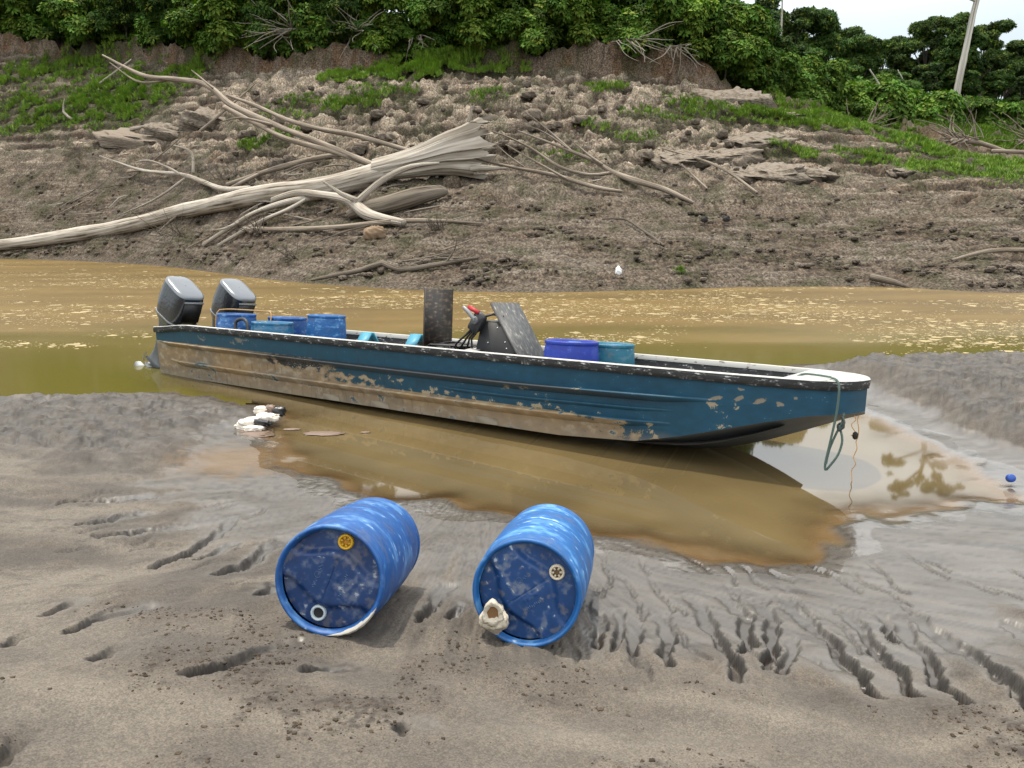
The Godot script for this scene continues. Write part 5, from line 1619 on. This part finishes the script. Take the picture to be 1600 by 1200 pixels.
# ---------------------------------------------------------------- grass, shrubs, trees
func leaf_clump(n: int, sd: int, slim: float) -> ArrayMesh:
	var mb := MB.new()
	var r := RandomNumberGenerator.new()
	r.seed = sd
	for k in n:
		var a := TAU * k / n + r.randf_range(-.5, .5)
		var el := r.randf_range(-.35, .8)
		var d := Vector3(cos(a) * cos(el), sin(el), sin(a) * cos(el))
		var s := d.cross(Vector3.UP).normalized().rotated(d, r.randf_range(-.6, .6))
		var nn := s.cross(d)
		var o := d * r.randf_range(.05, .35)
		var l := r.randf_range(.6, 1.0)
		var w := l * slim
		var i := mb.v.size()
		mb.vert(o); mb.vert(o + d * l * .45 + s * w + nn * w * .3); mb.vert(o + d * l - Vector3(0, l * .22, 0)); mb.vert(o + d * l * .45 - s * w + nn * w * .3); mb.vert(o + d * l * .5)
		for t in [[0, 1, 4], [1, 2, 4], [2, 3, 4], [3, 0, 4]]: mb.tri(i + t[0], i + t[1], i + t[2])
	return mb.mesh(false)

var leaf_mat: StandardMaterial3D
# a crown of leaf clumps on the skins of several lobes; returns the clumps and the lobe centres
func crown(sd: int, mesh: Mesh, lobes: Array, count: int, leaf: float, hue: Color) -> MultiMesh:
	var mm := MultiMesh.new()
	mm.transform_format = MultiMesh.TRANSFORM_3D
	mm.use_colors = true
	mm.mesh = mesh
	mm.instance_count = count
	var r := RandomNumberGenerator.new()
	r.seed = sd
	var tones := []
	var area := 0.0
	for l in lobes:
		area += l[1].x * l[1].z + l[1].x * l[1].y
		tones.append(r.randf_range(.55, 1.5))
	var k := 0
	while k < count:
		var w := r.randf() * area
		var q := 0
		while q < lobes.size() - 1 and w > lobes[q][1].x * lobes[q][1].z + lobes[q][1].x * lobes[q][1].y:
			w -= lobes[q][1].x * lobes[q][1].z + lobes[q][1].x * lobes[q][1].y
			q += 1
		var dir := Vector3(r.randfn(), r.randfn(), r.randfn()).normalized()
		if dir.y < -.3 and r.randf() < .6: dir.y = -dir.y
		var f := 1.0 - .5 * pow(r.randf(), 2.2) + .18 * r.randfn() * .5
		var p: Vector3 = lobes[q][0] + dir * lobes[q][1] * f
		var b := Basis(Vector3.UP, r.randf() * TAU)
		b = Basis(Vector3(dir.z, 0, -dir.x).normalized() if Vector2(dir.x, dir.z).length() > .01 else Vector3.RIGHT, acos(clampf(dir.y, -1, 1)) * .55) * b
		mm.set_instance_transform(k, Transform3D(b.scaled(Vector3.ONE * leaf * r.randf_range(.65, 1.3)), p))
		var c: Color = hue * tones[q] * r.randf_range(.7, 1.3)
		if r.randf() < .12: c = c.lerp(Color(.2, .26, .04), .6)
		c.r *= r.randf_range(.8, 1.25)
		mm.set_instance_color(k, c)
		k += 1
	return mm

func lobes_of(sd: int, n: int, size: Vector3, low: float, lobe: float) -> Array:
	var r := RandomNumberGenerator.new()
	r.seed = sd
	var out := []
	for k in n:
		var a := r.randf() * TAU
		var rad := sqrt(r.randf())
		var f := r.randf()
		var y := lerpf(low, size.y, f)
		var narrow := sqrt(1.0 - pow(absf(f - .35) / .85, 2.0))
		var s := lobe * r.randf_range(.65, 1.25)
		out.append([Vector3(cos(a) * rad * size.x * narrow, y, sin(a) * rad * size.z * narrow), Vector3(s, s * r.randf_range(.5, .8), s)])
	return out

var kinds: Array = []
func plant_kinds() -> void:
	leaf_mat = mat(Color.WHITE, .7, 0, .22)
	leaf_mat.vertex_color_use_as_albedo = true
	leaf_mat.backlight_enabled = true
	leaf_mat.backlight = Color(.45, .6, .2)
	leaf_mat.cull_mode = BaseMaterial3D.CULL_DISABLED
	var broad := leaf_clump(8, 1, .24)
	var slim := leaf_clump(10, 2, .15)
	var small := leaf_clump(12, 3, .28)
	# crown mesh, crown size, trunk: height, radius, lobes and leaves
	var specs := [
		[301, broad, Vector3(2.3, 5.4, 2.1), .5, 1.05, 17, 2900, .38, Color(.072, .135, .02), .07],
		[302, slim, Vector3(2.1, 6.2, 2.0), .4, .95, 19, 3100, .36, Color(.042, .085, .017), .08],
		[303, broad, Vector3(1.9, 6.8, 1.9), .8, .9, 18, 2700, .4, Color(.09, .155, .022), .08],
		[304, small, Vector3(2.4, 12.0, 2.4), 4.2, 1.15, 18, 3600, .36, Color(.04, .078, .018), .2],
		[305, small, Vector3(3.5, 13.0, 3.5), 7.0, 1.0, 20, 3600, .36, Color(.05, .085, .022), .24],
		[306, broad, Vector3(1.9, 2.2, 1.7), .2, .85, 12, 1700, .33, Color(.07, .13, .02), .05],
		[307, small, Vector3(1.9, 14.0, 1.9), 8.0, 1.0, 8, 1100, .4, Color(.045, .075, .028), .15]]
	for s in specs:
		var lb := lobes_of(s[0], s[5], s[2], s[3], s[4])
		var mb := MB.new()
		var h: float = s[2].y * .8
		var r := RandomNumberGenerator.new()
		r.seed = s[0]
		var stem := []
		for k in 6:
			var f := k / 5.0
			stem.append(Vector4(.35 * sin(f * 4.0 + s[0]) * f, h * f - .4, .3 * cos(f * 3.0 + s[0]) * f, s[9] * (1.2 - f)))
		var sp := spline(stem, .8)
		mb.tube(sp[0], sp[1], 7, null, 0.0, .3)
		for q in lb.size():
			if q % 2: continue
			var c: Vector3 = lb[q][0]
			var f := clampf(c.y / h * .55, .05, .9)
			var st := Vector3(.35 * sin(f * 4.0 + s[0]) * f, h * f, .3 * cos(f * 3.0 + s[0]) * f)
			var md := st.lerp(c, .5) + Vector3(0, .3, 0)
			sp = spline([Vector4(st.x, st.y, st.z, s[9] * .5), Vector4(md.x, md.y, md.z, s[9] * .35), Vector4(c.x, c.y, c.z, s[9] * .12)], .8)
			mb.tube(sp[0], sp[1], 5, null, 0.0, .3, false)
		kinds.append([mb.mesh(), crown(s[0] + 50, s[1], lb, s[6], s[7], s[8])])

func plant(kind: int, called: String, label: String, cat: String, at: Vector3, size: float, group: String, bark_m: Material, tall := 1.0) -> Node3D:
	var root := thing(called, label, cat, Transform3D(Basis(Vector3.UP, at.x * 1.7 + at.z) * Basis.from_scale(Vector3(size, size * tall, size)), at), group)
	put("trunk", kinds[kind][0], bark_m, root)
	var f := MultiMeshInstance3D.new()
	f.name = "foliage"
	f.multimesh = kinds[kind][1]
	f.material_override = leaf_mat
	root.add_child(f, true)
	f.set_meta("kind", "stuff")
	return root

var ordinals := ["first", "second", "third", "fourth", "fifth", "sixth", "seventh", "eighth", "ninth", "tenth", "eleventh", "twelfth", "thirteenth", "fourteenth", "fifteenth", "sixteenth", "seventeenth", "eighteenth", "nineteenth", "twentieth", "twenty first", "twenty second", "twenty third", "twenty fourth", "twenty fifth", "twenty sixth", "twenty seventh", "twenty eighth", "twenty ninth", "thirtieth", "thirty first", "thirty second", "thirty third", "thirty fourth", "thirty fifth", "thirty sixth", "thirty seventh", "thirty eighth", "thirty ninth", "fortieth", "forty first", "forty second", "forty third", "forty fourth"]
var looks := ["broad leaved bright", "dense dark", "tall light green", "dark crowned", "open spreading", "low spreading", "thin stemmed"]

func make_plants() -> void:
	plant_kinds()
	rng.seed = 401
	var bk := bark(156, Color(.1, .085, .07), Color(.17, .15, .125), Color(.04, .033, .026))
	# front row on the bank top, from the left
	var t := -.72
	var k := 0
	while t < .285:
		var p := profile(t)
		var d := p[9].x + rng.randf_range(.9, 1.8)
		var kind: int = [1, 1, 0, 2, 1, 0][k % 6] if t < -.2 else [0, 2, 1, 0, 2, 0][k % 6]
		var size := rng.randf_range(.85, 1.2)
		if absf(t + .137) < .024 or absf(t - .135) < .024:
			kind = 0; size = .58
		plant(kind, "shrub", "%s shrub, %s from left in the front bank top row" % [looks[kind], ordinals[k]], "shrub", Vector3(t * d, p[9].y - .2, -d), size, "shrubs along the bank top", bk)
		t += rng.randf_range(.038, .048)
		k += 1
	# behind them, taller
	t = -.74
	k = 0
	while t < .27:
		var p := profile(t)
		var d := p[9].x + rng.randf_range(5.0, 7.5)
		if absf(t + .135) > .02 and absf(t - .135) > .02:
			var kind: int = [1, 2, 0][k % 3]
			plant(kind, "tall_shrub", "%s tall shrub, %s from left in the back row" % [looks[kind], ordinals[k]], "shrub", Vector3(t * d, p[9].y - .1, -d), rng.randf_range(1.1, 1.5), "shrubs behind the front row", bk)
			k += 1
		t += rng.randf_range(.05, .07)
	# low growth that closes the gaps under them
	t = -.7
	k = 0
	while t < .25:
		var p := profile(t)
		var d := p[9].x + rng.randf_range(2.6, 4.0)
		plant(5, "low_bush", "low leafy bush under the bank top shrubs, %s from left" % ordinals[k], "bush", Vector3(t * d, p[9].y - .2, -d), rng.randf_range(1.0, 1.35), "low bushes under the bank top shrubs", bk)
		t += .047
		k += 1
	# the right shoulder, where the bank steps down to the terrace
	k = 0
	for s in [[.25, 57.5, 2, .85], [.268, 58.5, 0, .95], [.285, 58.5, 0, .95], [.302, 60, 1, .8], [.318, 60, 0, .8], [.333, 61, 0, .75], [.348, 62.5, 5, 1.3], [.362, 62.5, 0, .72], [.378, 64, 0, .75], [.394, 66, 5, 1.5], [.41, 67, 0, .75], [.428, 68, 5, 1.6], [.445, 71, 0, .75], [.462, 70, 5, 1.5], [.478, 75, 1, .72], [.495, 75, 5, 1.6], [.515, 79, 5, 1.5], [.535, 82, 5, 1.3], [.555, 87, 0, .6], [.575, 88, 5, 1.5], [.6, 90, 5, 1.4], [.625, 92, 1, .6], [.65, 90, 5, 1.5], [.69, 92, 1, .7], [.44, 63, 5, .8], [.5, 69, 5, .9]]:
		var x: float = s[0] * s[1]
		plant(s[2], "bush", "%s bush, %s from the hill along the right forest edge" % [looks[s[2]], ordinals[k]], "bush", Vector3(x, bank(x, -s[1]) - .2, -s[1]), s[3], "bushes along the right forest edge", bk)
		k += 1
	# the forest on the right
	k = 0
	for s in [[0.195, 70, 3, 0.64], [0.226, 76, 4, 0.73], [0.261, 82, 3, 0.92], [0.286, 88, 4, 0.91], [0.311, 86, 6, 0.99], [0.336, 92, 4, 1.04], [0.368, 94, 3, 1.10], [0.396, 104, 4, 0.96], [0.423, 100, 3, 0.89], [0.450, 104, 4, 0.76], [0.476, 108, 3, 0.87], [0.507, 104, 4, 0.93], [0.528, 110, 4, 1.00], [0.550, 100, 3, 0.89], [0.575, 106, 4, 0.93], [0.605, 112, 4, 0.76], [0.629, 108, 4, 0.80], [0.658, 108, 3, 0.91], [0.359, 84, 3, 0.68], [0.413, 90, 3, 0.56], [0.465, 94, 3, 0.49], [0.499, 98, 6, 0.49], [0.547, 98, 3, 0.53], [0.594, 100, 3, 0.53], [0.624, 98, 6, 0.45], [0.522, 96, 6, 0.52], [0.330, 80, 6, 0.52], [0.312, 132, 3, 1.22], [0.334, 136, 4, 1.09], [0.357, 140, 3, 1.11], [0.378, 144, 4, 1.16], [0.400, 132, 3, 0.94], [0.421, 136, 4, 0.99], [0.444, 140, 3, 0.98], [0.467, 144, 4, 0.83], [0.487, 132, 3, 0.85], [0.510, 136, 4, 0.74], [0.530, 140, 3, 0.99], [0.553, 144, 4, 0.88], [0.576, 132, 3, 0.70], [0.596, 136, 4, 0.83], [0.619, 140, 3, 0.87], [0.639, 144, 4, 0.99]]:
		var x: float = s[0] * s[1]
		plant(s[2], "forest_tree", "%s tree, %s of the %s row of the right forest" % [looks[s[2]], ordinals[k if k < 18 else (k - 18 if k < 27 else k - 27)], "tall" if k < 18 else ("shorter" if k < 27 else "distant")], "tree", Vector3(x, bank(x, -s[1]) - .3, -s[1]), lerpf(1.0, s[3], .5), "trees of the forest at the right", bk, s[3] / lerpf(1.0, s[3], .5))
		k += 1
	# a tall pale trunk standing above the forest
	var pale := bark(158, Color(.36, .33, .28), Color(.58, .55, .5), Color(.12, .105, .085))
	var px := .548 * 95.0
	var g := bank(px, -95.0)
	var tall := thing("pale_tree", "very tall pale trunked tree rising above the right forest", "tree", Transform3D(Basis.IDENTITY, Vector3(px, g, -95)))
	var sp := spline([Vector4(-.3, -1, 0, 0.46), Vector4(-.1, 4, 0, 0.38), Vector4(.3, 8, 0, 0.35), Vector4(.75, 12.5, 0, 0.32), Vector4(1.0, 14.6, 0, 0.27), Vector4(.6, 17, .2, 0.20), Vector4(.4, 18.5, .3, 0.12)], 0.60)
	var mb := MB.new()
	mb.tube(sp[0], sp[1], 10, nz(159, .5, 2), .2, .15)
	put("trunk", mb.mesh(), pale, tall)
	var lb := []
	for b in [[Vector3(.95, 13.6, 0), Vector3(-2.6, 14.6, .5), Vector3(-3.9, 14.3, .6)], [Vector3(1.0, 14.2, 0), Vector3(3.2, 15.3, -.3), Vector3(5.2, 15.0, -.5)], [Vector3(.7, 16.2, .1), Vector3(-1.2, 17.5, .6), Vector3(-2.6, 18.4, .6)], [Vector3(.6, 17, .1), Vector3(2.2, 18.2, -.6), Vector3(3.4, 19.0, -.8)], [Vector3(1.0, 14.4, 0), Vector3(1.6, 16, 1.8), Vector3(1.8, 17, 3)]]:
		var s2 := spline([Vector4(b[0].x, b[0].y, b[0].z, .2), Vector4(b[1].x, b[1].y, b[1].z, .13), Vector4(b[2].x, b[2].y, b[2].z, .06)], .5)
		var lm := MB.new()
		lm.tube(s2[0], s2[1], 6, null, 0, .3)
		put("limb", lm.mesh(), pale, tall)
		lb.append([b[2] + Vector3(0, .2, 0), Vector3(.8, .4, .8)]); lb.append([b[1] + Vector3(.2, .5, 0), Vector3(.6, .4, .6)]); lb.append([b[2] + Vector3(.9, .7, .4), Vector3(.7, .35, .7)]); lb.append([b[2].lerp(b[1], .5) + Vector3(-.4, .8, -.5), Vector3(.6, .4, .7)])
	for q in 14: lb.append([Vector3(rng.randf_range(-4.2, 5.4), rng.randf_range(14.6, 19.6), rng.randf_range(-2.2, 2.2)), Vector3(.7, .35, .7) * rng.randf_range(.5, 1.0)])
	var f := MultiMeshInstance3D.new()
	f.name = "foliage"
	f.multimesh = crown(421, leaf_clump(9, 5, .25), lb, 1300, .32, Color(.04, .07, .02))
	f.material_override = leaf_mat
	tall.add_child(f)
	f.set_meta("kind", "stuff")
	# bare thin trunks at the forest edge
	for s in [[.323, 66, 9.0, .12, "thin pale bare trunk at the hill's right shoulder"], [.455, 66, 4.5, .1, "short leaning pale snag on the right terrace edge"], [.487, 76, 5.0, .09, "slim grey snag among the right hand bushes"]]:
		var x: float = s[0] * s[1]
		var y := bank(x, -s[1])
		var o := put("bare_trunk", stick_mesh([Vector4(x, y - .3, -s[1], s[3]), Vector4(x + .2, y + s[2] * .5, -s[1], s[3] * .85), Vector4(x + (.1 if s[3] > .11 else -1.2), y + s[2], -s[1], s[3] * .5)], false, 7), pale)
		tag(o, s[4], "dead tree")

func make_grass() -> void:
	var tuft := MB.new()
	var r := RandomNumberGenerator.new()
	r.seed = 9
	for k in 13:
		var a := r.randf() * TAU
		var d := Vector3(cos(a), 0, sin(a))
		var s := Vector3(-d.z, 0, d.x) * r.randf_range(.028, .045)
		var o := d * r.randf_range(0, .25) + Vector3(r.randf_range(-.1, .1), 0, r.randf_range(-.1, .1))
		var lean := r.randf_range(.25, .9)
		var h := r.randf_range(.6, 1.0)
		var i := tuft.v.size()
		tuft.vert(o - s); tuft.vert(o + s)
		tuft.vert(o + d * lean * .35 + Vector3(0, h * .6, 0) - s * .8); tuft.vert(o + d * lean * .35 + Vector3(0, h * .6, 0) + s * .8)
		tuft.vert(o + d * lean + Vector3(0, h * .9, 0))
		tuft.quad(i, i + 2, i + 3, i + 1); tuft.tri(i + 2, i + 4, i + 3)
	var tm := tuft.mesh(false)
	var gm := mat(Color.WHITE, .6, 0, .3)
	gm.vertex_color_use_as_albedo = true
	gm.backlight_enabled = true
	gm.backlight = Color(.4, .5, .15)
	gm.cull_mode = BaseMaterial3D.CULL_DISABLED
	var regions := [["bright green grass spread over the upper left slope", -100.0, -16.0, 8], ["grass along the terrace and tufts on the broken middle slope", -16.0, 14.0, 8], ["bright grass on the right hand terrace below the forest", 14.0, 34.0, 8], ["taller meadow grass at the far right before the forest", 34.0, 200.0, 8]]
	rng.seed = 61
	var col := [Color.WHITE]
	for g in regions:
		var list := []
		for s in grass_spots:
			if s[0] < g[1] or s[0] >= g[2]: continue
			var n := int(s[2] * s[3] * PI * s[4] * 3.6)
			for k in n:
				var a := rng.randf() * TAU
				var q := sqrt(rng.randf()) * 1.1
				var x: float = s[0] + cos(a) * q * s[2]
				var z: float = -s[1] + sin(a) * q * s[3]
				var patch := n_mid.get_noise_2d(x * 1.3, z * 1.3)
				if patch < -.12 + .3 * (q - .5): continue
				var h: float = s[5] * .78 * rng.randf_range(.5, 1.4) * (1.25 - .6 * q)
				var c: Color = Color(.08, .155, .018).lerp(Color(.15, .215, .03), rng.randf()) * (1.0 + .8 * patch) * s[6]
				list.append([Vector3(x, bank(x, z) + .16 + n_mid.get_noise_2d(x, z) * .16 + n_big.get_noise_2d(x, z) * .35 * .9, z), h, c])
		var mm := MultiMesh.new()
		mm.transform_format = MultiMesh.TRANSFORM_3D
		mm.use_colors = true
		mm.mesh = tm
		mm.instance_count = list.size()
		for k in list.size():
			var e: Array = list[k]
			mm.set_instance_transform(k, Transform3D(Basis(Vector3.UP, rng.randf() * TAU) * Basis.from_scale(Vector3(e[1] * 1.1, e[1], e[1] * 1.1)), e[0] - Vector3(0, .1, 0)))
			mm.set_instance_color(k, e[2])
		var o := MultiMeshInstance3D.new()
		o.name = numbered("grass")
		o.multimesh = mm
		o.material_override = gm
		add_child(o)
		tag(o, g[0], "grass", "", "stuff")

# ---------------------------------------------------------------- the scene
func _ready() -> void:
	var cam := Camera3D.new()
	cam.name = "camera"
	add_child(cam)
	cam.position = EYE
	cam.rotation_degrees = Vector3(-12, 0, 0)
	cam.fov = rad_to_deg(2.0 * atan(600.0 / 1203.0))
	cam.near = 0.05
	cam.far = 3000
	cam.current = true
	var we := WorldEnvironment.new()
	we.name = "daylight"
	var env := Environment.new()
	env.background_mode = Environment.BG_SKY
	env.tonemap_mode = Environment.TONE_MAPPER_LINEAR
	env.tonemap_exposure = 0.82
	env.sdfgi_enabled = true; env.ssao_enabled = true; env.ssil_enabled = true
	# hazy bright cloud, palest low down; brightened above the view to whiten pool reflections
	var im := Image.create(512, 256, false, Image.FORMAT_RGBF)
	var cn := nz(501, 1.6, 4)
	for y in 256:
		var el := PI * (0.5 - (y + 0.5) / 256.0)
		for x in 512:
			var az := TAU * (x + 0.5) / 512.0
			var d := Vector3(cos(el) * sin(az), sin(el), cos(el) * cos(az))
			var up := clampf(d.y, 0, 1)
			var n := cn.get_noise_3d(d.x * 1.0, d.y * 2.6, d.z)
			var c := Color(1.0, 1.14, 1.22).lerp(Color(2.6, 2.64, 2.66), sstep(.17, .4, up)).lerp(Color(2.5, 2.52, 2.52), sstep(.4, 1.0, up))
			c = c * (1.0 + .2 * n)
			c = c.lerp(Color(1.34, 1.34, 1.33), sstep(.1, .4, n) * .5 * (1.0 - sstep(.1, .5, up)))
			im.set_pixel(x, y, c)
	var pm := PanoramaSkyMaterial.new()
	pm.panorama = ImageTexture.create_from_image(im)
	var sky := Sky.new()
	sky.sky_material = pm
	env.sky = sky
	we.environment = env
	add_child(we)
	var sun := DirectionalLight3D.new()
	sun.name = "sun"
	add_child(sun)
	sun.look_at_from_position(Vector3.ZERO, -Vector3(-.13, 1.0, -.17), Vector3(0, 0, 1))
	sun.light_energy = 1.6
	sun.light_color = Color(1.0, .965, .9)
	sun.light_angular_distance = 1.5
	sun.shadow_enabled = true
	# x, distance, half widths, density, height, tone of every grass patch
	grass_spots = [[-38, 69, 7.5, 2.2, 10, .5, 1], [-32.7, 64, 6, 3, 9, .5, 1], [-36.5, 62, 4.5, 2, 6, .45, .9], [-39.5, 65, 3, 2, 6, .45, .9], [-29, 62, 5, 2.6, 9, .5, 1], [-28, 60, 3.5, 1.6, 6, .4, .9], [-24.4, 64.3, 2.6, 1.4, 9, .65, 1], [-5.3, 56.9, 7.6, 1.9, 20, .55, 1.1], [-8.6, 52.2, 2.8, 1.7, 7, .4, .9], [-14.6, 52.9, 2, 1.4, 7, .4, .85], [-14.9, 47.9, 2.1, 1, 14, .4, 1], [-9.7, 51, 2, 1.4, 7, .4, .9], [-11.7, 51.2, 2, 1.5, 7, .4, .9], [-1.6, 50.2, 2, 1.6, 5, .4, .9], [5.9, 51.6, 1.4, 1.1, 10, .5, 1], [11.6, 48.9, 2.6, 1.9, 7, .45, .9], [16.2, 49.2, 2.8, 1.8, 14, .5, .95], [20.2, 52.5, 3.6, 4.2, 12, .5, 1.05], [14.9, 42.4, 1.5, 1.2, 12, .4, 1], [18.7, 43, 1.6, 1.6, 10, .4, 1], [20.9, 42.2, 2.4, 2.6, 7, .35, 1.05], [24, 41, 3.8, 4, 7, .35, 1.05], [24.5, 48, 3, 4, 9, .45, 1.05], [29, 47, 4, 3, 8, .4, 1.05], [36, 66, 6, 9, 10, .9, .85], [46, 74, 10, 10, 10, 1.0, .85], [42, 84, 10, 8, 9, 1.0, .8], [2.5, 39.7, 1.6, 1, 7, .3, .9], [8.5, 46.8, 2.6, 1.3, 6, .35, .85], [5.3, 44.5, 1.7, 1, 6, .35, .85], [6.8, 43, 1.6, 1, 6, .35, .85], [5.9, 26.7, .35, .25, 60, .22, .8]]
	make_near_ground()
	make_far_ground()
	make_water()
	make_plants()
	make_grass()
	make_boat()
	make_outboard(Vector3(-.0, .745, .38), "nearer black outboard motor tilted on the boat's stern")
	make_outboard(Vector3(.17, .745, -.42), "further black outboard motor half hidden behind a blue drum")
	make_helm()
	make_drums()
	make_ropes()
	make_wood()
	make_clods()
